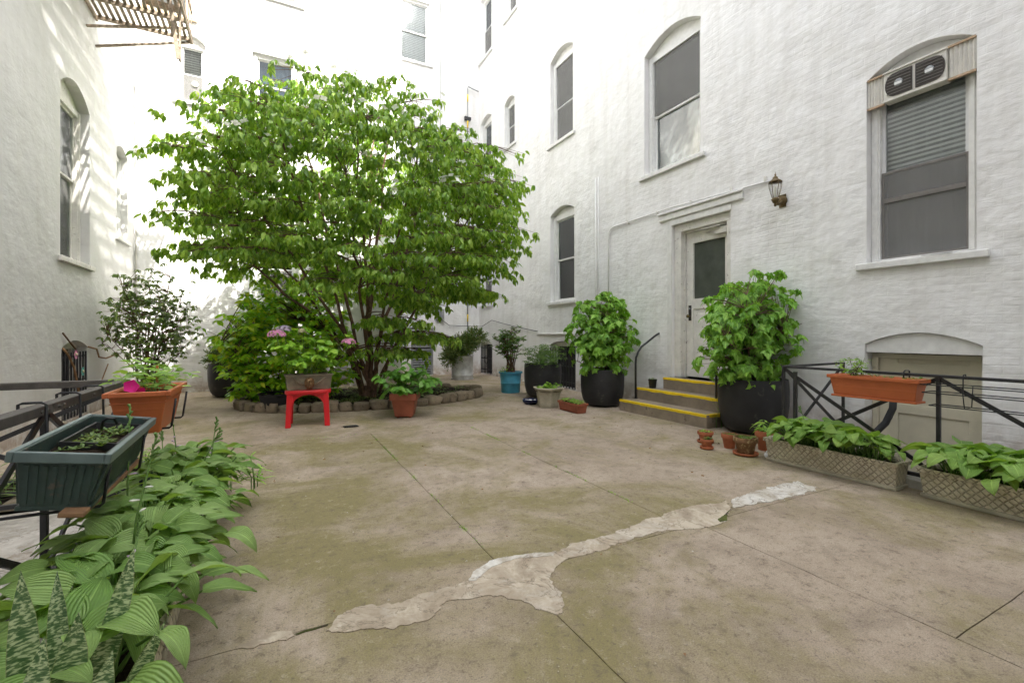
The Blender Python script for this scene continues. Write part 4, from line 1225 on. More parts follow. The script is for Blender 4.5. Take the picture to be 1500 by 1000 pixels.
tpot('terracotta pot with light green herb tucked behind the first hosta trough', (4.55, 3.05), .095, .20, 'terra', False, .0)
# rectangular containers -------------------------------------------------
def trough(name, label, cat, loc, L, W, Hh, mat, rimmat=None, rz=0, taper=.03, rim=.02, rimh=.03, wall_=.02, soil=.03, feet=False, tilt=0, group=None, bevel=.006, soilmat='soil', rimname='rim'):
    """open box, long side along its own y"""
    T = thing(name, label, cat, loc, rz, group)
    T.rotation_euler = (0, tilt, rz)
    m = MB(); t = taper
    a, b = W/2, L/2
    O0 = [(-a+t, -b+t), (a-t, -b+t), (a-t, b-t), (-a+t, b-t)]
    O1 = [(-a, -b), (a, -b), (a, b), (-a, b)]
    I1 = [(-a+wall_, -b+wall_), (a-wall_, -b+wall_), (a-wall_, b-wall_), (-a+wall_, b-wall_)]
    I0 = [(x*.96, y*.985) for x, y in I1]
    vs_ = [(x, y, 0) for x, y in O0]+[(x, y, Hh) for x, y in O1]+[(x, y, Hh) for x, y in I1]+[(x, y, Hh-.1 if Hh > .14 else Hh*.4) for x, y in I0]
    fs = [(3, 2, 1, 0)]
    for i in range(4):
        j = (i+1) % 4
        fs += [(i, j, 4+j, 4+i), (4+i, 4+j, 8+j, 8+i), (8+i, 8+j, 12+j, 12+i)]
    fs.append((12, 13, 14, 15))
    m.add(vs_, fs)
    if feet:
        for sx in (-1, 1):
            for sy in (-1, 1): m.box((sx*(a-t-.04)-.02, sy*(b-t-.05)-.03, -.02), (sx*(a-t-.04)+.02, sy*(b-t-.05)+.03, 0))
    m.build('body', mat, T, bevel=bevel)
    if rim:
        m = MB()
        m.box((-a-rim, -b-rim, Hh-rimh), (-a+.001, b+rim, Hh+.004)); m.box((a-.001, -b-rim, Hh-rimh), (a+rim, b+rim, Hh+.004))
        m.box((-a+.001, -b-rim, Hh-rimh), (a-.001, -b+.001, Hh+.0038)); m.box((-a+.001, b-.001, Hh-rimh), (a-.001, b+rim, Hh+.0038))
        m.build(rimname, rimmat or mat, T, bevel=.004)
    if soil is not None:
        n1, n2 = 6, max(6, int(L/.05))
        s = MB(); zz = Hh-soil
        k0 = 1-(soil/Hh)*(t/a) 
        for j in range(n2+1):
            for i in range(n1+1):
                s.v.append(((-a+wall_+.002)*(1-2*i/n1)*-1*-1 if False else (-a+wall_+.0)+(2*a-2*wall_)*i/n1, (-b+wall_)+(2*b-2*wall_)*j/n2, zz+R_.uniform(-.012, .008)*(0 < i < n1)*(0 < j < n2)))
        for j in range(n2):
            for i in range(n1):
                k = j*(n1+1)+i; s.f.append((k, k+1, k+n1+2, k+n1+1)); s.mi.append(0); s.sm.append(True)
        s.build('soil', soilmat, T)
    return T
# basketweave troughs
TR = []
for lab, loc, rz in (('basketweave stone trough of hostas nearest the steps on the right', (4.31, 2.29, 0), 0.03), ('basketweave stone trough of hostas at the right edge of the picture', (4.36, 1.13, 0), -0.02)):
    T = trough('stone_trough', lab, 'planter', loc, 1.04, .22, .215, 'weave', rz=rz, taper=.022, rim=.012, rimh=.03, wall_=.025, soil=.03, group='pale stone troughs')
    m = MB(); m.box((-.105, -.515, 0), (.105, .515, .03)); m.build('plinth', 'hexstone', T, bevel=.008); TR.append(T)
for lab, loc, rz in (('pale stone trough with snake plant and hosta at the lower left corner', (-.46, 1.50, 0), 0.0), ('pale stone trough buried under hostas, middle of the left row', (-.47, 2.54, 0), 0.02), ('pale stone trough at the far end of the left hosta row', (-.47, 3.52, 0), -0.02)):
    T = trough('stone_trough', lab, 'planter', loc, .98, .26, .215, 'weave', rz=rz, taper=.02, rim=.012, rimh=.03, wall_=.03, soil=.035, group='pale stone troughs')
# terracotta box by urn
T = trough('window_box', 'low terracotta box with sedum in front of the left black maple planter', 'planter', (4.17, 5.98, 0), .52, .20, .145, 'terra_red', taper=.02, rim=.008, rimh=.03, wall_=.02, soil=.012)
m = MB(); m.box((-.107, -.13, .03), (-.099, .13, .10)); m.build('relief_panel', 'terra_red', T, bevel=.004)
# square pot
T = trough('square_pot', 'square terracotta plastic pot with round leaved plant in front of the stone border', 'pot', (1.72, 6.72, .02), .36, .36, .33, 'terra_red', taper=.055, rim=.012, rimh=.09, wall_=.015, soil=.03, feet=True, rz=-.42)
# orange planter, hung on left rail
OL = trough('window_box', 'orange plastic window box with pink petunia hung on the left railing', 'planter', (-.63, 3.30, .67), .50, .25, .225, 'orange', taper=.04, rim=.018, rimh=.022, wall_=.012, soil=.035, bevel=.018)
for z in (.165, .182): 
    m = MB(); q = .1225*.97; m.box((-q, -.243, z), (q, .243, z+.006)); m.build('groove_band', 'orange', OL, bevel=.002)
OR = trough('window_box', 'orange plastic window box with small herb hung on the right railing', 'planter', (4.38, 1.98, .69), .62, .17, .165, 'orange', taper=.025, rim=.014, rimh=.025, wall_=.01, soil=.015, bevel=.008)
m = MB(); m.box((-.075, -.30, -.018), (.075, .30, -.001)); m.build('drip_tray', 'orange', OR, bevel=.004)
# green planter, tilted against left rail
GP = trough('window_box', 'long dark green ribbed window box leaning on the left railing, nearest the camera', 'planter', (-.685, 2.52, .595), .80, .235, .20, 'green_plastic', 'green_rim', taper=.03, rim=.018, rimh=.032, wall_=.008, soil=.055, tilt=rad(9), rz=rad(1.5), bevel=.006)
m = MB()
for i in range(30):
    y = -.36+i*.0248
    for sx in (-1, 1):
        m.bar((sx*(.1175-.03*(1-.10)+.004), y, .02), (sx*(.1175+.001), y, .155), .012, .008, up=(1, 0, 0))
for i in range(8):
    x = -.085+i*.0243
    m.bar((x*.9, -.40+.03-.003, .02), (x, -.40-.001+.006, .155), .012, .008, up=(0, 1, 0))
m.build('ribs', 'green_plastic', GP)['kind'] = 'stuff'
m = MB(); m.box((-.10, -.372, -.004), (.10, .372, .012)); m.build('base_lip', 'green_plastic', GP, bevel=.003)
m = MB(); m.box((-.085, -.02, .148), (.085, .34, .162)); 
m2 = MB(); m2.box((-.09, -.10, .145), (-.083, .36, .175)); m2.box((.083, -.10, .145), (.09, .36, .175)); m2.box((-.083, -.10, .145), (.083, -.094, .175)); m2.box((-.083, .354, .145), (.083, .36, .175)); m2.build('seed_tray', 'black_pot', GP)
m = MB(); m.tube([(-.05, .30, .15), (-.04, .25, .20), (-.02, .22, .22), (.0, .24, .215), (.01, .26, .19)], .006, 6); m.build('tray_handle', 'bracket', GP)
# wooden board under the green planter
m = MB(); m.box((-.035, .0, 0), (.035, .78, .018)); 
o = m.build('wooden_board', 'wood', bevel=.004); o.location = (-.615, 2.09, .574); o.rotation_euler = (0, rad(9), rad(0))
tag(o, 'weathered board propped under the green window box', 'board')
# brackets
def bracket(label, y, z, xin, x_rail, drop, reach, cat='bracket', s=1):
    T = thing('planter_bracket', label, cat, (x_rail, y, z))
    m = MB()
    pts = [(-s*.045, 0, -.05), (-s*.045, 0, .012), (-s*.03, 0, .018), (s*.03, 0, .018), (s*.045, 0, .008), (s*.048, 0, -drop), (s*(.06), 0, -drop-.01), (s*reach, 0, -drop-.01), (s*(reach+.01), 0, -drop), (s*(reach+.03), 0, -drop+.15)]
    if reach < .1: pts = pts[:6]
    m.tube(pts, .006, 6); m.build('hook', 'bracket', T)
    return T
bracket('black wire bracket carrying the near end of the left orange box', 3.14, .885, 0, -.93, .19, .42)
bracket('black wire bracket carrying the far end of the left orange box', 3.50, .885, 0, -.93, .19, .42)
bracket('black wire bracket hooked over the left rail at the near end of the green box', 2.22, .885, 0, -.93, .31, .36)
bracket('black wire bracket hooked over the left rail at the far end of the green box', 2.74, .885, 0, -.93, .31, .36)
bracket('thin wire hook at the near end of the right orange box', 1.82, .895, 0, 4.5, .06, .0, s=-1)
bracket('thin wire hook at the far end of the right orange box', 2.16, .895, 0, 4.5, .06, .0, s=-1)
# empty wire basket on right rail
T = thing('wire_basket', 'empty black wire planter basket hanging on the right railing', 'basket', (4.5, 1.2, .83))
m = MB()
for z, x0, x1, y0, y1 in ((0, -.02, -.20, -.62, .46), (-.06, -.025, -.19, -.60, .45), (-.155, -.04, -.16, -.56, .42)):
    m.tube([(x0, y0, z), (x0, y1, z), (x1, y1, z), (x1, y0, z), (x0, y0, z)], .004, 5)
m.build('hoop', 'bracket', T)
for y in (-.45, -.12, .22):
    m = MB(); m.tube([(-.02, y, 0), (-.04, y, -.155), (-.16, y, -.155), (-.20, y, 0)], .0035, 5); m.build('rib', 'bracket', T)
for y in (-.12, .27):
    m = MB(); m.tube([(-.03, y, -.06), (-.03, y, .06), (-.02, y, .075), (.01, y, .078), (.025, y, .05)], .004, 5); m.build('hook', 'bracket', T)
# red stool
T = thing('stool', 'bright red plastic stool carrying the grey flower trough', 'stool', (.42, 6.72, 0), -.10)
m = MB()
n = 40
prof = []
def rr_(k, w=.275, d=.20, e=.55):
    t = 2*PI*k/n
    return (w*abs(math.cos(t))**e*math.copysign(1, math.cos(t)), d*abs(math.sin(t))**e*math.copysign(1, math.sin(t)))
rings = [(1, .475), (1.02, .465), (1.03, .45), (1.02, .425), (.97, .42), (.95, .44)]
for q, z in rings:
    for k in range(n): x, y = rr_(k); m.v.append((x*q, y*q, z))
for i in range(len(rings)-1):
    for k in range(n): m.f.append((i*n+k, i*n+(k+1) % n, (i+1)*n+(k+1) % n, (i+1)*n+k)); m.mi.append(0); m.sm.append(True)
m.f.append(tuple(range(n))); m.mi.append(0); m.sm.append(False)
m.f.append(tuple(range((len(rings)-1)*n, len(rings)*n))); m.mi.append(0); m.sm.append(False)
m.build('seat', 'red', T)
for sx in (-1, 1):
    for sy in (-1, 1):
        m = MB()
        secs = [(.235, .165, 0, .033), (.225, .155, .22, .034), (.215, .145, .38, .036), (.212, .142, .44, .038)]
        for cx, cy, z, w in secs:
            for px_, py_ in ((-w, -w*.8), (w, -w*.8), (w, w*.8), (-w, w*.8)): m.v.append((sx*cx+px_, sy*cy+py_, z))
        for i in range(3):
            for k in range(4): m.f.append((i*4+k, i*4+(k+1) % 4, (i+1)*4+(k+1) % 4, (i+1)*4+k)); m.mi.append(0); m.sm.append(False)
        m.f += [(0, 1, 2, 3), (12, 13, 14, 15)]; m.mi += [0, 0]; m.sm += [False, False]
        m.build('leg', 'red', T, bevel=.010, seg=3)
def arch_apron(p, q, z1=.43, depth=.03):
    m = MB(); N = 12; P0 = Vector(p); P1 = Vector(q); d = (P1-P0); L = d.length; u = d.normalized(); nn = Vector((-u.y, u.x, 0))*.009
    for i in range(N+1):
        t = i/N; c = P0+d*t; z = .30+.115*math.sin(PI*t)**.55
        for e in (-1, 1): m.v += [tuple(c+nn*e+Vector((0, 0, z))), tuple(c+nn*e+Vector((0, 0, z1)))]
    for i in range(N):
        a_ = i*4
        for f in ((0, 4, 5, 1), (3, 7, 6, 2), (2, 6, 4, 0), (1, 5, 7, 3)): m.f.append(tuple(a_+k for k in f)); m.mi.append(0); m.sm.append(False)
    m.build('apron', 'red', T)
arch_apron((-.185, -.155, 0), (.185, -.155, 0)); arch_apron((-.185, .15, 0), (.185, .15, 0)); arch_apron((-.215, -.12, 0), (-.215, .12, 0)); arch_apron((.215, -.12, 0), (.215, .12, 0))
T = trough('stone_planter', 'weathered grey trough with relief face standing on the red stool', 'planter', (.42, 6.70, .476), .56, .24, .20, 'trough_grey', taper=.022, rim=.012, rimh=.02, wall_=.02, soil=.03, rz=PI/2+.03)
# relief: face with beard and two swags
m = MB()
m.lathe([(.0, 0), (.05, .02), (.062, .06), (.058, .10), (.045, .13), (.0, .145)], (0, 0, .02), 12)
m.v = [(-.125+(x*.45), y, z) for x, y, z in m.v]
m.tube([(-.150, 0, .075), (-.165, 0, .09), (-.15, 0, .11)], [.012, .014, .008], 8)
for q in (-1, 1): m.tube([(-.148, q*.012, .112), (-.15, q*.03, .116)], .007, 6)
m.tube([(-.150, -.028, .06), (-.156, 0, .056), (-.150, .028, .06)], .009, 6)
for q in (-1, 0, 1): m.tube([(-.145, q*.02, .05), (-.13, q*.026, .005)], [.014, .008], 6)
rl = m.build('relief_face', 'old_terra', T)
for q in (-1, 1):
    m = MB(); m.tube([(-.118, q*.06, .075), (-.119, q*.12, .10), (-.122, q*.17, .15), (-.124, q*.20, .165)], [.012, .016, .013, .006], 8)
    m.build('swag', 'trough_grey', T)
rl.location.x = .012
# blue bag & hoses by the left
m = MB(); m.lathe([(.10, 0), (.13, .05), (.135, .22), (.14, .23), (.13, .24)], (0, 0, 0), 20); o = m.build('flower_pot', 'navy'); o.location = (-.80, 4.32, 0)
tag(o, 'dark blue pot on the ground below the left orange window box', 'pot')
tube_thing('hose', 'black garden hose lying on the soil strip beyond the left areaway', 'hose', [(-2.4, 4.6, .03), (-2.1, 4.75, .03), (-1.85, 4.62, .035), (-1.6, 4.7, .03), (-1.35, 4.6, .03), (-1.1, 4.66, .03)], .02, 'hose', 10)
tube_thing('hose', 'second hose loop further back on the soil strip by the left wall', 'hose', [(-2.35, 5.1, .03), (-2.1, 4.95, .03), (-1.8, 5.05, .03), (-1.5, 4.95, .03), (-1.3, 5.05, .03)], .018, 'hose', 10)
# ------------------------------------------------------------------ planting bed with border stones
BD = thing('planting_bed', 'oval planting bed edged with tan stone setts under the dogwood', 'planting bed', (1.62, 8.75, 0))
ax, ay = 2.06, 1.13
s = MB(); N = 48
s.v.append((0, 0, .12))
for q in (.5, .8, 1.):
    for k in range(N):
        t = 2*PI*k/N; s.v.append((ax*q*math.cos(t), ay*q*math.sin(t), (.11 if q < 1 else .05)+R_.uniform(-.02, .02)))
for k in range(N): s.f.append((0, 1+k, 1+(k+1) % N)); s.mi.append(0); s.sm.append(True)
for j in range(2):
    for k in range(N): s.f.append((1+j*N+k, 1+j*N+N+k, 1+j*N+N+(k+1) % N, 1+j*N+(k+1) % N)); s.mi.append(0); s.sm.append(True)
s.build('soil', 'soil', BD)
ang = -PI
per = 0
k = 0
th_ = 0
while th_ < 2*PI-.02:
    wln = R_.uniform(.16, .30)
    ds = math.hypot(ax*math.sin(th_), ay*math.cos(th_))
    dth = wln/ds
    if th_+dth > 2*PI: dth = 2*PI-th_
    tm = th_+dth/2
    x, y = (ax+.03)*math.cos(tm), (ay+.03)*math.sin(tm)
    tang = math.atan2(ay*math.cos(tm), -ax*math.sin(tm))
    L_ = wln*.93; D_ = R_.uniform(.13, .19); Hs = R_.uniform(.12, .19)
    bm = bmesh.new(); bmesh.ops.create_cube(bm, size=1)
    bmesh.ops.subdivide_edges(bm, edges=bm.edges, cuts=3, use_grid_fill=True)
    sd_ = Vector((R_.random()*50, R_.random()*50, 3))
    for v in bm.verts:
        c = v.co.copy(); m_ = max(abs(c.x), abs(c.y), abs(c.z))
        sph = c.normalized()*.62
        v.co = c.lerp(sph, .36)
        v.co += noise.noise_vector(c*1.9+sd_)*.20+noise.noise_vector(c*5+sd_)*.06
        v.co.x *= L_; v.co.y *= D_; v.co.z *= Hs
    me = bpy.data.meshes.new('stone'); bm.to_mesh(me); bm.free(); me.materials.append(M['stone'])
    me.polygons.foreach_set('use_smooth', [True]*len(me.polygons))
    o = bpy.data.objects.new('stone', me); COL.objects.link(o); o.parent = BD
    o.location = (x, y, Hs*.42); o.rotation_euler = (R_.uniform(-.06, .06), R_.uniform(-.06, .06), tang+R_.uniform(-.08, .08))
    th_ += dth
    k += 1
# ------------------------------------------------------------------ dogwood
TC = Vector((1.5, 8.4, 0))
TREE = thing('dogwood_tree', 'wide spreading multi-stemmed dogwood with white bracts in the stone-edged bed', 'tree', tuple(TC))
trunk = thing('trunk', None, None); trunk.parent = TREE
def crown_r(z):
    zs = [.9, 1.9, 2.4, 3.0, 3.6, 4.1, 4.6, 5.05, 5.45]
    rs = [1.2, 2.0, 2.6, 2.9, 2.95, 2.8, 2.4, 1.8, .7]
    if z <= zs[0]: return rs[0]
    for i in range(len(zs)-1):
        if z <= zs[i+1]:
            t = (z-zs[i])/(zs[i+1]-zs[i]); return .96*(rs[i]*(1-t)+rs[i+1]*t)
    return .2
stems = []
def bez(a, b, c, d, n=12):
    return [a*(1-t)**3+b*3*t*(1-t)**2+c*3*t*t*(1-t)+d*t**3 for t in [i/n for i in range(n+1)]]
ends = [(-2.2, -.4, 3.9), (-1.6, -1.0, 4.5), (-1.1, .5, 4.9), (-.4, -1.1, 4.8), (.2, .6, 4.9), (.7, -1.1, 4.7), (1.4, .2, 4.8), (2.1, -.6, 4.0), (2.3, .6, 3.6), (-2.1, .8, 3.4), (1.3, -1.4, 3.4), (-.6, -1.5, 3.5), (.4, .1, 5.0), (-2.4, .0, 2.9)]
tb = MB()
for i, e in enumerate(ends):
    a = Vector((gauss(0, .10), gauss(0, .07), .06)); d = Vector(e)
    h = math.hypot(d.x, d.y)
    b = Vector((d.x*.12+gauss(0, .08), d.y*.12+gauss(0, .05), .9+R_.uniform(0, .4)))
    c = Vector((d.x*.55, d.y*.55, d.z*.62))
    p = bez(a, b, c, d, 14)
    p = [q+Vector((gauss(0, .022), gauss(0, .022), 0)) for q in p]
    r0 = R_.uniform(.030, .046)
    rs = [r0*(1-.72*(j/14)) for j in range(15)]
    m = MB(); m.tube(p, rs, 8); m.build('stem', 'bark', trunk)
    stems.append((p, rs))
m = MB(); m.lathe([(.22, .02), (.17, .10), (.12, .20), (.08, .30)], (0, 0, 0), 12); m.build('stem_base', 'bark', trunk)
stem_pts = [(q, r) for p, rs in stems for q, r in list(zip(p, rs))[4:]]
leafp = [blade(.12, .050, 4, 2, ovate, .25, dr, 0) for dr in (.4, .8, 1.2)]+[blade(.095, .045, 4, 2, ovate, .5, 1.0, .04)]
crown = thing('crown', None, None); crown.parent = TREE
Fo = Foliage(leafp)
br = MB()
bractpos = []
sprays = []
tries = 0
while len(sprays) < 320 and tries < 20000:
    tries += 1
    z = R_.uniform(.95, 5.4) if len(sprays) > 28 else R_.uniform(.9, 2.3)
    R0 = crown_r(z)
    ang = R_.uniform(0, 2*PI)
    q = R_.uniform(.25, 1.)**.42
    rx = R0*q*(.93 if math.cos(ang) > 0 else 1.0)
    ry = R0*q*(.78 if math.sin(ang) < 0 else .80)
    P = Vector((rx*math.cos(ang), ry*math.sin(ang), z))
    if z < 1.95 and (P.x < -.1 or P.y > .6 or P.x > .95): continue
    if z > 5.3-.30*max(0, P.x+.4): continue
    if z < 2.3 and P.x < -.9: continue
    if z < 2.6 and q < .55 and P.y < 0 and P.x < 0: continue
    if P.y < -1.6 and z > 4.2: continue
    if P.y > 2.7: continue
    # keep flattish tiers apart
    ok = True
    for s in sprays:
        dd = s[0]-P
        if abs(dd.z) < .27 and math.hypot(dd.x, dd.y) < .36: ok = False; break
    if not ok: continue
    sprays.append((P, ang, q))
for P, ang, q in sprays:
    out = Vector((P.x, P.y, 0)).normalized() if P.xy.length > .1 else Vector((1, 0, 0))
    best = None; bd = 1e9
    for sp, r in stem_pts:
        dv = P-sp
        if dv.z < .05: continue
        d = dv.length+max(0, sp.xy.length-P.xy.length)*1.5
        if d < bd: bd = d; best = (sp, r)
    if best:
        sp, r = best
        mid1 = sp.lerp(P, .35)+Vector((0, 0, .12*bd)); mid2 = sp.lerp(P, .75)+Vector((0, 0, .10*bd))
        pts = bez(sp, mid1, mid2, P+out*.15, 7)
        r1 = min(r*.6, .022)
        br.tube(pts, [r1*(1-.75*j/7) for j in range(8)], 5, caps=False)
    la = Vector((-out.y, out.x, 0))
    A = R_.uniform(.42, .72); B = R_.uniform(.30, .46)
    nn = R_.randint(27, 36)
    tilt = -.14*q
    for k in range(nn):
        t = R_.uniform(0, 2*PI); u = math.sqrt(R_.random())
        lx, ly = A*u*math.cos(t), B*u*math.sin(t)
        C = P+out*(lx+.05)+la*ly+Vector((0, 0, tilt*(lx+A)*.6-.10*u*u+gauss(0, .022)))
        if C.y > 3.05 or (C+TC).z < .35: continue
        if R_.random() < .5: br.tube([P-Vector((0, 0, .01)), P.lerp(C, .5)+Vector((0, 0, .02)), C], [.005, .004, .002], 4, caps=False)
        nl = R_.randint(4, 7)
        a0 = R_.uniform(0, 6.28)
        for j in range(nl):
            aa = a0+j*2*PI/nl+gauss(0, .35)
            dr_ = Vector((math.cos(aa), math.sin(aa), 0))*.8+out*.35
            fw = Vector((dr_.x, dr_.y, -R_.uniform(.35, 1.5)))
            Fo.add(C+dr_*.015+Vector((0, 0, gauss(0, .015))), fw, (gauss(0, .3), gauss(0, .3), 1), R_.uniform(.6, 1.25), gauss(0, .3))
    if z > 3.0 or True:
        if R_.random() < (.75 if P.z > 3.2 else .25):
            for k in range(R_.randint(1, 5)):
                t = R_.uniform(0, 2*PI); u = math.sqrt(R_.random())
                bractpos.append(P+out*(A*u*math.cos(t))+la*(B*u*math.sin(t))+Vector((0, 0, .09-.08*u*u)))
br.build('branches', 'bark', crown, recalc=False)['kind'] = 'stuff'
Fo.build('leaf', 'leaf_tree', crown, cap=300, rest='foliage', world_off=tuple(TC))
# white four-petalled bracts
bm_ = MB()
for k in range(4):
    t = PI/2*k
    c, s_ = math.cos(t), math.sin(t)
    pts = [(0, 0, 0), (.018, .016, .004), (.020, .032, .008), (0, .048, .004), (-.020, .032, .008), (-.018, .016, .004)]
    bm_.add([(x*c-y*s_, x*s_+y*c, z) for x, y, z in pts], [(0, 1, 2), (0, 2, 3), (0, 3, 4), (0, 4, 5)])
bm_.lathe([(.006, 0), (.008, .006), (.003, .012)], (0, 0, 0), 6)
proto = bm_.build('bract', 'bract', crown, recalc=False)
for i, p in enumerate(bractpos[:230]):
    o = proto if i == 0 else proto.copy()
    if i: COL.objects.link(o); o.parent = crown
    o.location = p; o.rotation_euler = (gauss(-.2, .3), gauss(0, .3), R_.uniform(0, 6)); sc = R_.uniform(.9, 1.4); o.scale = (sc,)*3
print('tree leaves', len(Fo.i), 'sprays', len(sprays), 'bracts', len(bractpos))

# ------------------------------------------------------------------ generic shrubs
def shrub(name, label, cat, loc, protos, mat, whorls, nleaf, cen, rad_, stems_=8, cap=0, shell=.45, droop=(-.3, .6), base=(0, 0, 0), leafsc=(.75, 1.15), stemmat='twig', stem_r=.012, leafname='leaf', sel=None, up=.4, lumps=0, group=None):
    """stems fanning from the base, whorls of leaves over an uneven ellipsoid"""
    T = thing(name, label, cat, loc, 0, group)
    F = Foliage(protos)
    m = MB()
    cen = Vector(cen); base = Vector(base)
    tips = []
    sd_ = R_.random()*50
    for i in range(whorls):
        d = Vector((gauss(0, 1), gauss(0, 1), gauss(0, 1))).normalized()
        k = 1+.32*noise.noise(d*1.7+Vector((sd_, 0, 0)))
        q = (shell+(1-shell)*R_.random())*k
        P = cen+Vector((d.x*rad_[0]*q, d.y*rad_[1]*q, d.z*rad_[2]*q))
        if lumps:
            P += noise.noise_vector(P*3+Vector((sd_, 0, 0)))*lumps
        if P.z < .02+base.z*0 or (sel and not sel(P)): continue
        tips.append((P, d))
    sts = []
    for i in range(stems_):
        t = tips[(i*len(tips))//stems_][0]
        a = base+Vector((gauss(0, rad_[0]*.10), gauss(0, rad_[1]*.10), 0))
        mid = a.lerp(t, .45)+Vector((0, 0, abs(t.z-a.z)*.18))
        pts = bez(a, a.lerp(mid, .6)+Vector((0, 0, .04)), mid, t, 8)
        pts = [p+rv(.012) for p in pts]
        m.tube(pts, [stem_r*(1-.75*j/8) for j in range(9)], 5, caps=False); sts += pts[2:]
    for P, d in tips:
        b = min(sts, key=lambda s: (s-P).length+(0 if s.z < P.z else .5))
        if (b-P).length < 1.2: m.tube([b, b.lerp(P, .5)+Vector((0, 0, .03)), P], [stem_r*.35, stem_r*.28, stem_r*.16], 4, caps=False)
        out = Vector((d.x, d.y, 0)); 
        nl = max(1, int(nleaf+gauss(0, 1)))
        a0 = R_.uniform(0, 6)
        for j in range(nl):
            aa = a0+j*2.4+gauss(0, .2)
            side = Vector((math.cos(aa), math.sin(aa), 0))
            fw = side+out*.5+Vector((0, 0, -R_.uniform(*droop)))
            F.add(P+rv(.012), fw, d*.4+Vector((gauss(0, .2), gauss(0, .2), up+.6)), R_.uniform(*leafsc), gauss(0, .25))
    m.build('stems', stemmat, T, recalc=False)['kind'] = 'stuff'
    F.build(leafname, mat, T, cap=cap, rest='foliage', world_off=loc)
    return T
lau = [blade(.14, .06, 4, 2, lance, .22, dr) for dr in (.3, .6)]
shrub('laurel_shrub', 'large yellow-green glossy shrub behind the red stool, reaching the ground', 'shrub', (.18, 8.75, .05), lau, 'leaf_laurel', 1150, 7, (0, 0, .95), (1.12, .85, 1.0), 14, cap=290, shell=.55, droop=(-.2, .7), lumps=.08, leafsc=(.7, 1.15))
# potted maples
mp = [maple(.16), maple(.13)]
def maple_plant(label, loc, cen, rad_, wh, sel=None, st=9):
    return shrub('potted_maple', label, 'plant', loc, mp, 'leaf_maple', wh, 4, cen, rad_, st, cap=290, shell=.35, droop=(.5, 1.9), up=.1, leafsc=(.75, 1.25), stem_r=.012, stemmat='bark', sel=sel, lumps=.05)
maple_plant('smaller boxy maple seedling clump in the black planter left of the steps', (*PL, .56), (-.02, -.02, .66), (.64, .52, .80), 520)
maple_plant('larger bushy maple clump in the black planter right of the steps', (*PR, .60), (-.02, .02, .62), (.84, .50, .80), 640)
# taller leader shoot on the right maple
F = Foliage(mp); T = thing('maple_shoot', 'tallest leafy shoot rising from the right maple beside the door glass', 'plant', (PR[0]-.12, PR[1]+.14, .62))
m = MB(); m.tube([(0, 0, 0), (.0, .02, .5), (-.02, .03, .95), (0, .03, 1.14)], [.010, .008, .005, .003], 5); m.build('stem', 'bark', T)
for i in range(26):
    z = R_.uniform(.55, 1.14); a_ = R_.uniform(0, 6.28); r = (1.2-z)*.25+.02
    F.add((r*math.cos(a_), .03+r*math.sin(a_), z), (math.cos(a_), math.sin(a_), -R_.uniform(.4, 1.5)), (0, 0, 1), R_.uniform(.6, 1))
F.build('leaf', 'leaf_maple', T, cap=40, world_off=tuple(T.location))
# tall dark shrub at left rear
fic = [blade(.072, .032, 3, 2, ovate, .2, dr) for dr in (.3, .7)]
shrub('tall_shrub', 'tall open dark-leaved shrub against the sunlit rear wall at left', 'shrub', (*P8, .36), fic, 'leaf_ficus', 720, 7, (.02, 0, 1.08), (.70, .58, .96), 26, cap=0, shell=.35, droop=(.0, .9), stem_r=.011, stemmat='bark', lumps=.12, sel=lambda P: P.x > -.62)
# square-pot hydrangea
hy = [blade(.095, .075, 4, 2, heart, .12, dr) for dr in (.3, .6)]
shrub('leafy_plant', 'round-leaved green plant spreading wide over the square terracotta pot', 'plant', (1.72, 6.72, .33), hy, 'leaf_hyd2', 120, 4, (.02, .0, .18), (.50, .40, .30), 12, cap=290, shell=.4, droop=(-.1, .6), leafsc=(.8, 1.35), stemmat='stem_green', stem_r=.006, sel=lambda P: P.z > -.02)
# hydrangea on the stool
T = shrub('hydrangea', 'hydrangea with pink and lilac flower heads in the grey trough on the red stool', 'plant', (.42, 6.70, .66), hy, 'leaf_hydrangea', 130, 4, (.03, .0, .30), (.56, .33, .36), 14, cap=290, shell=.3, droop=(-.1, .6), leafsc=(.75, 1.2), stemmat='stem_green', stem_r=.006, sel=lambda P: P.z > .02)
def flower_head(parent, c, r, mat, n=70):
    m = MB()
    for i in range(n):
        ph = math.acos(R_.uniform(-.15, 1)); t = R_.uniform(0, 6.28)
        d = Vector((math.sin(ph)*math.cos(t), math.sin(ph)*math.sin(t), math.cos(ph)))
        p = Vector((d.x*r, d.y*r, d.z*r*.62)); 
        x = d.cross(Vector((.1, .2, 1))).normalized(); y = d.cross(x)
        e = R_.uniform(.011, .016); a_ = R_.uniform(0, 1.5)
        q = []
        for k in range(8):
            rr = e*(1.25 if k % 2 == 0 else .65); tt = a_+k*PI/4
            q.append(p+x*math.cos(tt)*rr+y*math.sin(tt)*rr+d*(.005 if k % 2 == 0 else 0))
        m.add([p+d*.003]+q, [(0, k+1, (k+1) % 8+1) for k in range(8)])
    o = m.build('flower_head', mat, parent, recalc=False); o.location = c
    return o
for (x, y, z, r, mt) in ((-.38, -.15, .53, .105, 'pink'), (-.29, -.02, .60, .09, 'lilac'), (-.07, -.1, .58, .062, 'creamflower'), (.49, -.12, .43, .092, 'pink')):
    flower_head(T, (x, y, z), r, mt, 110)
    m = MB(); m.tube([(x*.6, y*.6, .05), (x*.9, y, z*.6), (x, y, z)], .005, 5); m.build('flower_stalk', 'stem_green', T)
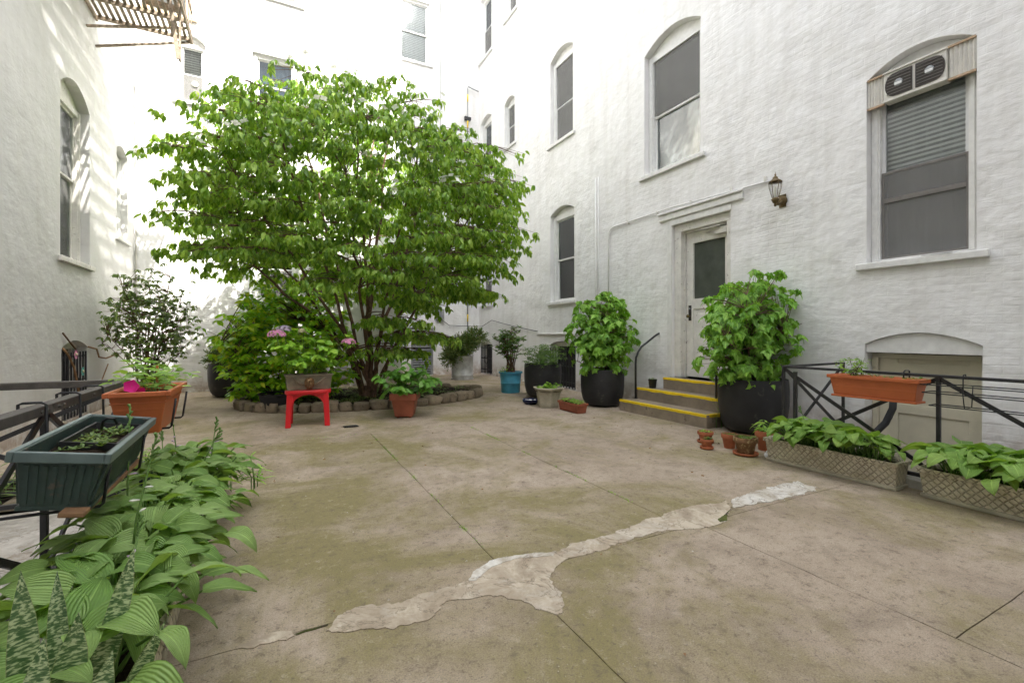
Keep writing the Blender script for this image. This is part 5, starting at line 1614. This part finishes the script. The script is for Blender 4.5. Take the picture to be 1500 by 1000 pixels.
# blue tub shrub
gar = [blade(.08, .038, 3, 2, lance, .2, dr) for dr in (.1, .4)]
shrub('jade_bush', 'dark glossy tree-shaped bush in the turquoise tub', 'shrub', (*P5, .40), gar, 'leaf_gardenia', 170, 7, (-.0, 0, .62), (.42, .38, .36), 14, cap=0, shell=.3, droop=(-.8, .3), stem_r=.016, stemmat='bark', lumps=.05)
shrub('herb', 'pale trailing herb at the rim of the turquoise tub', 'plant', (P5[0]-.12, P5[1]-.1, .42), gar, 'leaf_bright', 12, 4, (-.04, 0, .08), (.15, .1, .08), 4, stem_r=.003, stemmat='stem_green', leafsc=(.4, .7))
# airy shrub in black planter 3
fine = [blade(.06, .016, 2, 2, lance, .1, .4)]
shrub('airy_shrub', 'fine feathery green shrub in the black planter behind the urn', 'shrub', (*P3, .58), fine, 'leaf_fine', 330, 9, (.02, -.05, .22), (.46, .42, .26), 20, shell=.2, droop=(-.4, .5), stem_r=.005, stemmat='stem_green', lumps=.06, leafsc=(.7, 1.3))
# junipers
ndl = [blade(.06, .016, 2, 1, lance, 0, .1)]
def juniper(label, loc, blobs, n, s=1.):
    T = thing('juniper', label, 'shrub', loc)
    F = Foliage(ndl); m = MB()
    for (cx, cy, cz, rx, ry, rz) in blobs:
        C = Vector((cx, cy, cz))
        m.tube([(0, 0, 0), Vector((cx*.4, cy*.4, cz*.6)), C], [.022, .016, .008], 6, caps=False)
        for i in range(int(n*rx*ry*rz*60)):
            d = Vector((gauss(0, 1), gauss(0, 1), gauss(0, 1))).normalized(); q = R_.uniform(.3, 1)*(1+.25*noise.noise(d*2.3+C))
            P = C+Vector((d.x*rx*q, d.y*ry*q, d.z*rz*q))
            dirn = (d+Vector((0, 0, .35))+rv(.3)).normalized()
            if R_.random() < .3: m.tube([C.lerp(P, .3), P], [.004, .002], 3, caps=False)
            for j in range(14):
                Q = P+dirn*(j*.010*s)
                F.add(Q, dirn+rv(.75), rv(), R_.uniform(.6, 1.1)*s)
    m.build('stems', 'bark', T, recalc=False)['kind'] = 'stuff'
    F.build('needle', 'leaf_juniper', T, cap=0, rest='foliage', world_off=loc)
    return T
juniper('dark juniper leaning right over the galvanised drum', (*P6, .58), [(-.22, -.05, .16, .30, .26, .26), (.02, -.05, .34, .30, .28, .22), (-.40, -.1, -.02, .16, .16, .2), (.38, 0, .56, .30, .22, .17), (.2, 0, .38, .22, .22, .2)], 420)
juniper('small dark dwarf conifer in the rear left black planter', (*P4, .58), [(-.08, 0, .14, .34, .3, .18), (.0, 0, .32, .18, .16, .16)], 300)
# salad plant in urn, sedums
shrub('salad_plant', 'bright green leafy plant filling the cream hexagonal urn', 'plant', (*P7, .28), hy, 'leaf_hydrangea', 46, 4, (0, 0, .06), (.19, .19, .09), 5, cap=120, shell=.3, leafsc=(.45, .75), stemmat='stem_green', stem_r=.003)
sed = [blade(.03, .016, 2, 2, ovate, -.1, .2)]
def sedum(label, loc, rx, ry, n, mat='leaf_bright', h=.03, rz=0):
    T = thing('sedum', label, 'plant', loc, rz)
    F = Foliage(sed)
    for i in range(n):
        x, y = R_.uniform(-rx, rx), R_.uniform(-ry, ry); z = R_.uniform(0, h)
        for j in range(5):
            a_ = j*1.256+R_.random(); F.add((x, y, z), (math.cos(a_), math.sin(a_), R_.uniform(.1, 1)), (0, 0, 1), R_.uniform(.6, 1.3))
    F.build('leaf', mat, T, rest='foliage', world_off=loc)
sedum('low pale sedum filling the terracotta box near the urn', (4.17, 5.98, .135), .08, .24, 110, h=.05)
sedum('dry seedlings in the long green window box', (-.675, 2.60, .745), .075, .22, 60, 'leaf_cover', .012)
sedum('bright sedum in the rear clay pot of the saucered pair', (4.27, 3.56, .108), .055, .055, 14, h=.015)
sedum('brownish sedum in the smallest clay pot', (4.05, 3.36, .09), .04, .04, 14, 'leaf_cover', .03)
sedum('grey-green sedum in the plain unsaucered clay pot', (4.30, 3.28, .13), .055, .055, 16, 'leaf_cover', .02)
sedum('pale sedum in the stained yellowish clay pot', (4.20, 3.02, .155), .08, .08, 34, 'leaf_cover', .02)
sedum('sparse sprouts in the right orange window box', (4.38, 1.90, .85), .05, .25, 14, 'leaf_fine', .01)
sedum('seedling in the tiny black pot on the middle step', (5.40, 5.52, .47), .04, .04, 14, 'leaf_fine', .03)
shrub('herb', 'light green herb in the terracotta pot behind the first hosta trough', 'plant', (4.55, 3.05, .18), gar, 'leaf_bright', 14, 4, (0, 0, .06), (.12, .1, .07), 4, cap=60, stem_r=.003, stemmat='stem_green', leafsc=(.5, .8))
shrub('herb', 'small bushy herb in the right orange window box', 'plant', (4.38, 2.14, .84), gar, 'leaf_bright', 46, 4, (0, 0, .09), (.10, .14, .085), 8, cap=180, stem_r=.003, stemmat='twig', leafsc=(.3, .6))
shrub('petunia', 'light green petunia stems in the left orange window box', 'plant', (-.62, 3.36, .86), gar, 'leaf_bright', 48, 4, (0, 0.02, .10), (.22, .28, .12), 10, cap=200, stem_r=.003, stemmat='stem_green', leafsc=(.5, .95), droop=(-.5, .2))
T = thing('petunia_flower', 'bright magenta petunia bloom in the left orange window box', 'flower', (-.67, 3.12, .925))
m = MB(); N = 10
m.v.append((0, 0, 0))
for k in range(N):
    t = 2*PI*k/N; r = .034*(1.12 if k % 2 == 0 else .9); m.v.append((r*math.cos(t), -.012, r*math.sin(t)))
for k in range(N): m.f.append((0, 1+k, 1+(k+1) % N)); m.mi.append(0); m.sm.append(True)
m.build('bloom', 'magenta', T, recalc=False)
o = T.children[0].copy(); COL.objects.link(o); o.parent = T; o.location = (.02, .02, -.035); o.rotation_euler = (.4, .3, .8)
m = MB(); m.tube([(0, 0, 0), (.01, .02, -.06)], .003, 4); m.build('stalk', 'stem_green', T)
m = MB(); m.box((-.006, -.001, 0), (.006, .001, .16)); o = m.build('plant_label', 'orange'); o.location = (-.60, 3.34, .86); tag(o, 'thin orange plant marker stick in the left orange window box', 'marker')

# ------------------------------------------------------------------ hostas
def hosta(label, loc, n, L, W, rx, ry, mat, seed, flowers=0, sel=None, elev=(.05, 1.2), spread=1., fl_h=.5):
    T = thing('hosta', label, 'plant', loc)
    pr = [blade(L, W, 8, 4, heart, .22, dr, .035, .0) for dr in (.7, 1.0, 1.35)]+[blade(L*.95, W*.85, 8, 4, heart, .35, 1.1, .05)]
    F = Foliage(pr); m = MB()
    for i in range(n):
        k = i/n                      # inner to outer
        a_ = i*2.39996+gauss(0, .25)
        el = 1.25*(1-k)**1.0+.12+gauss(0, .10)
        bx, by = gauss(0, rx*.35), R_.uniform(-ry, ry)*.8
        dirh = Vector((math.cos(a_)*1.1, math.sin(a_)*.8, 0)).normalized()
        pl = (.09+.11*k+R_.uniform(0, .05))*spread
        C0 = Vector((bx, by, 0))
        C = C0+dirh*pl*math.cos(el)+Vector((0, 0, pl*math.sin(el)+.05+.05*R_.random()))
        fw = dirh*math.cos(el*.45)+Vector((0, 0, math.sin(el*.45)))
        if sel and not sel(C+fw*L*.6): continue
        m.tube([C0-Vector((0, 0, .02)), C0.lerp(C, .55)+Vector((0, 0, .02)), C], [.006, .005, .004], 5, caps=False)
        F.add(C, fw, Vector((gauss(0, .2), gauss(0, .2), 1)), R_.uniform(.75, 1.15), gauss(0, .25))
    m.build('petioles', 'stem_green', T, recalc=False)['kind'] = 'stuff'
    F.build('leaf', mat, T, cap=300, world_off=loc)
    for i in range(flowers):
        x, y = gauss(0, rx*.8), R_.uniform(-ry, ry)*.8
        h = fl_h*R_.uniform(.75, 1.15); lx, ly = gauss(0, .08), gauss(0, .08)
        m = MB(); pts = [(x, y, 0), (x+lx*.3, y+ly*.3, h*.5), (x+lx, y+ly, h)]
        m.tube(pts, [.0045, .004, .0025], 5)
        for j in range(8): 
            z = h*(.82+.022*j); m.tube([(x+lx*(.7+.04*j), y+ly*(.7+.04*j), z), (x+lx+.010*math.cos(j*2.4), y+ly+.010*math.sin(j*2.4), z+.018)], [.003, .006, ][:2], 5)
        st = m.build('flower_stalk', 'stem_green', T)
        for j in range(3):
            m = MB()
            z = h*(.55+.07*j); t = j*2.4+i
            f0 = .3+.7*(z/h-.5)*2
            p0 = Vector((x+lx*f0, y+ly*f0, z)); dv = Vector((math.cos(t), math.sin(t), .1))
            m.tube([p0, p0+dv*.010, p0+dv*.024, p0+dv*.034], [.0015, .003, .005, .0015], 6)
            m.build('bud', 'palepurple' if i % 2 == 0 else 'whitepetal', T)
    return T
hosta('hosta mass in the nearest left trough behind the snake plant', (-.46, 1.80, .19), 60, .19, .11, .10, .34, 'leaf_hosta', 1, 1, fl_h=.42)
hosta('big pale hosta mass in the middle left trough beside the green window box', (-.47, 2.50, .19), 170, .165, .10, .12, .46, 'leaf_hosta', 2, 2, spread=1.2, fl_h=.60)
hosta('hosta mass at the far end of the left row with tall flower stalks', (-.47, 3.45, .19), 150, .16, .095, .12, .46, 'leaf_hosta', 3, 4, spread=1.2, fl_h=.50)
hosta('dense hostas in the basketweave trough nearest the steps', (4.30, 2.29, .19), 190, .15, .10, .08, .50, 'leaf_hosta_dark', 4, 1, spread=.85, fl_h=.42)
hosta('large-leaved hostas in the basketweave trough at the right edge', (4.36, 1.15, .19), 130, .18, .125, .08, .48, 'leaf_hosta_dark', 5, 2, spread=.9, fl_h=.36)
# small bamboo-like weeds around far hostas
wl = [blade(.11, .022, 3, 2, lance, .15, .5)]
def weeds(label, loc, rx, ry, n, h, mat='leaf_fine', cap=120, protos=wl):
    T = thing('leafy_weed', label, 'plant', loc); F = Foliage(protos); m = MB()
    for i in range(n):
        x, y = R_.uniform(-rx, rx), R_.uniform(-ry, ry); hh = h*R_.uniform(.5, 1.1)
        d = rv(.25)*hh; top = Vector((x+d.x, y+d.y, hh))
        m.tube([(x, y, 0), Vector((x, y, hh*.5)), top], [.003, .003, .0015], 4, caps=False)
        for j in range(9):
            t = .3+.7*j/8; p = Vector((x, y, 0)).lerp(top, t); a_ = j*2.4+R_.random()
            F.add(p, (math.cos(a_), math.sin(a_), R_.uniform(-.2, .7)), (0, 0, 1), R_.uniform(.6, 1.1))
    m.build('stems', 'stem_green', T, recalc=False)['kind'] = 'stuff'
    F.build('leaf', mat, T, cap=cap, world_off=loc)
weeds('narrow-leaved willow-like weeds behind the far left hostas', (-.45, 4.15, .0), .22, .18, 14, .38)
weeds('narrow-leaved sprig leaning out over the floor at the far left hostas', (-.12, 3.72, .12), .06, .08, 4, .26, 'leaf_bright')
weeds('light green weeds around the dark blue pot below the orange box', (-.86, 4.30, .12), .16, .14, 12, .22, 'leaf_bright')
weeds('wispy weeds growing by the right handrail on the steps', (5.1, 4.05, .0), .1, .06, 7, .42, 'leaf_fine', 60, [blade(.04, .012, 2, 2, lance, .1, .4)])
weeds('leafy weeds on the soil strip at the foot of the left wall', (-2.0, 4.9, .0), .42, .36, 40, .14, 'leaf_cover')
# snake plant: individual blades
T = thing('snake_plant', 'banded snake plant in the trough at the lower left corner', 'plant', (-.46, 1.52, .19))
def sblade(L, W):
    return blade(L, W, 12, 4, lambda t: (.62+.38*math.sin(PI*min(1, t*1.15)))*(1-max(0, (t-.72)/.28)**1.7), .28, .10, .0)
specs = [((-.12, -.10), .36, .085, 4, -6), ((-.06, -.02), .44, .075, -2, 3), ((-.02, -.16), .33, .075, 3, 8), ((.02, .06), .42, .075, 14, 12), ((.0, -.06), .34, .09, 8, 0), ((.06, -.14), .27, .07, 14, 4), ((.10, -.03), .24, .07, 24, 2), ((-.08, -.22), .28, .07, -10, 0), ((.09, .06), .22, .05, 30, 10), ((.05, -.24), .22, .06, 16, -10), ((-.04, .13), .36, .06, -6, 10)]
for (x, y), L, W_, tx, ty in specs:
    V, F_, UV = sblade(L, W_*.8)
    me = bpy.data.meshes.new('leaf'); me.from_pydata(V.tolist(), [], F_); me.materials.append(M['snake'])
    uvl = me.uv_layers.new(name='UVMap'); li = np.empty(len(me.loops), np.int32); me.loops.foreach_get('vertex_index', li); uvl.data.foreach_set('uv', UV[li].ravel())
    me.polygons.foreach_set('use_smooth', [True]*len(F_))
    o = bpy.data.objects.new('leaf', me); COL.objects.link(o); o.parent = T
    # +Y of the blade points up; its face looks roughly to the camera
    fw = Vector((math.sin(rad(tx)), math.sin(rad(ty)), 1)); nr = Vector((.35+gauss(0, .3), -1, .1))
    Rm = orient(fw, nr)
    o.matrix_local = Matrix([list(Rm[0])+[x], list(Rm[1])+[y], list(Rm[2])+[0], [0, 0, 0, 1]])
# ground cover in the bed
cov = [blade(.045, .022, 2, 2, ovate, .1, .5), blade(.10, .010, 3, 1, lance, 0, 1.0)]
F = Foliage(cov); T = thing('ground_cover', 'low mixed ground cover inside the stone-edged bed', 'plants', (1.62, 8.75, .1))
for i in range(1500):
    t = R_.uniform(0, 6.28); q = math.sqrt(R_.random())*.9
    x, y = ax*q*math.cos(t), ay*q*math.sin(t)
    if noise.noise(Vector((x*2.3, y*2.3, 4))) < -.12: continue
    for j in range(4):
        a_ = R_.uniform(0, 6.28); F.add((x+gauss(0, .02), y+gauss(0, .02), R_.uniform(0, .05)), (math.cos(a_), math.sin(a_), R_.uniform(.2, 1.2)), (0, 0, 1), R_.uniform(.7, 1.4))
F.build('leaf', 'leaf_cover', T, rest='foliage', world_off=(1.62, 8.75, .1))
T['kind'] = 'stuff'
# low fern-like growth at right in bed & moss tufts in joints, litter
F = Foliage([blade(.009, .004, 2, 1, lance, 0, .8)])
T = thing('joint_moss', 'tiny moss and weed tufts growing in the paving joints', 'moss', (0, 0, 0)); T['kind'] = 'stuff'
for i in range(700):
    k = R_.random()
    if k < .35: x, y = 1.05, R_.uniform(2.1, 5.7)
    elif k < .75: x, y = 2.28, R_.uniform(2.1, 5.8)
    else: x, y = R_.uniform(.2, 5), 5.78
    if noise.noise(Vector((x*3, y*3, 9))) < .05: continue
    for j in range(3): F.add((x+gauss(0, .008), y+gauss(0, .008), 0), rv(.6)+Vector((0, 0, .8)), rv(), R_.uniform(.7, 1.5))
F.build('leaf', 'leaf_bright', T, rest='tufts')
lt = MB()
for i in range(420):
    x, y = R_.uniform(-.4, 5.3), R_.uniform(1.2, 11)
    if i % 3 == 0: x, y = R_.uniform(3.6, 5.5), R_.uniform(3, 9)
    s_ = R_.uniform(.003, .008); a_ = R_.uniform(0, 6)
    lt.add([(x+s_*math.cos(a_), y+s_*math.sin(a_), .001), (x+s_*math.cos(a_+2), y+s_*math.sin(a_+2), .001), (x+s_*1.6*math.cos(a_+4), y+s_*1.6*math.sin(a_+4), .001), (x, y, .001+s_*.6)], [(0, 1, 3), (1, 2, 3), (2, 0, 3)], i % 3)
o = lt.build('leaf_litter', ['soil', 'wood', 'patchwhite']); tag(o, 'scattered crumbs and grit on the concrete floor', 'litter', kind='stuff')
F = Foliage([blade(.05, .03, 3, 2, ovate, .6, 1.6)])
for i in range(46):
    x, y = (R_.uniform(3.2, 5.5), R_.uniform(3.0, 8.5)) if i % 3 else (R_.uniform(-.3, 3.6), R_.uniform(2.5, 7.3))
    a_ = R_.uniform(0, 6.28); F.add((x, y, .006), (math.cos(a_), math.sin(a_), .15), rv(.2)+Vector((0, 0, 1)), R_.uniform(.4, 1.))
M['deadleaf'] = leafmat('dry_brown_leaf', [(.14, .07, .03), (.20, .12, .05), (.25, .19, .07)], .1, .7, tint=(1, 1, 1))
T = thing('fallen_leaves', 'a few dry curled leaves blown across the concrete', 'leaves', (0, 0, 0)); T['kind'] = 'stuff'
F.build('leaf', 'deadleaf', T, rest='leaves')
# white pebbles beside first trough
T = thing('pebble_pile', 'few white pebbles at the left end of the first basketweave trough', 'pebbles', (4.27, 2.84, 0))
for (x, y, z, r) in ((0, 0, .02, .024), (.03, .03, .02, .02), (.01, .0, .055, .018)):
    m = MB(); m.lathe([(r*.3, -r*.8), (r*.9, -r*.3), (r, .2*r), (r*.6, .8*r), (.001, r)], (x, y, z), 10); m.build('pebble', 'paper', T)
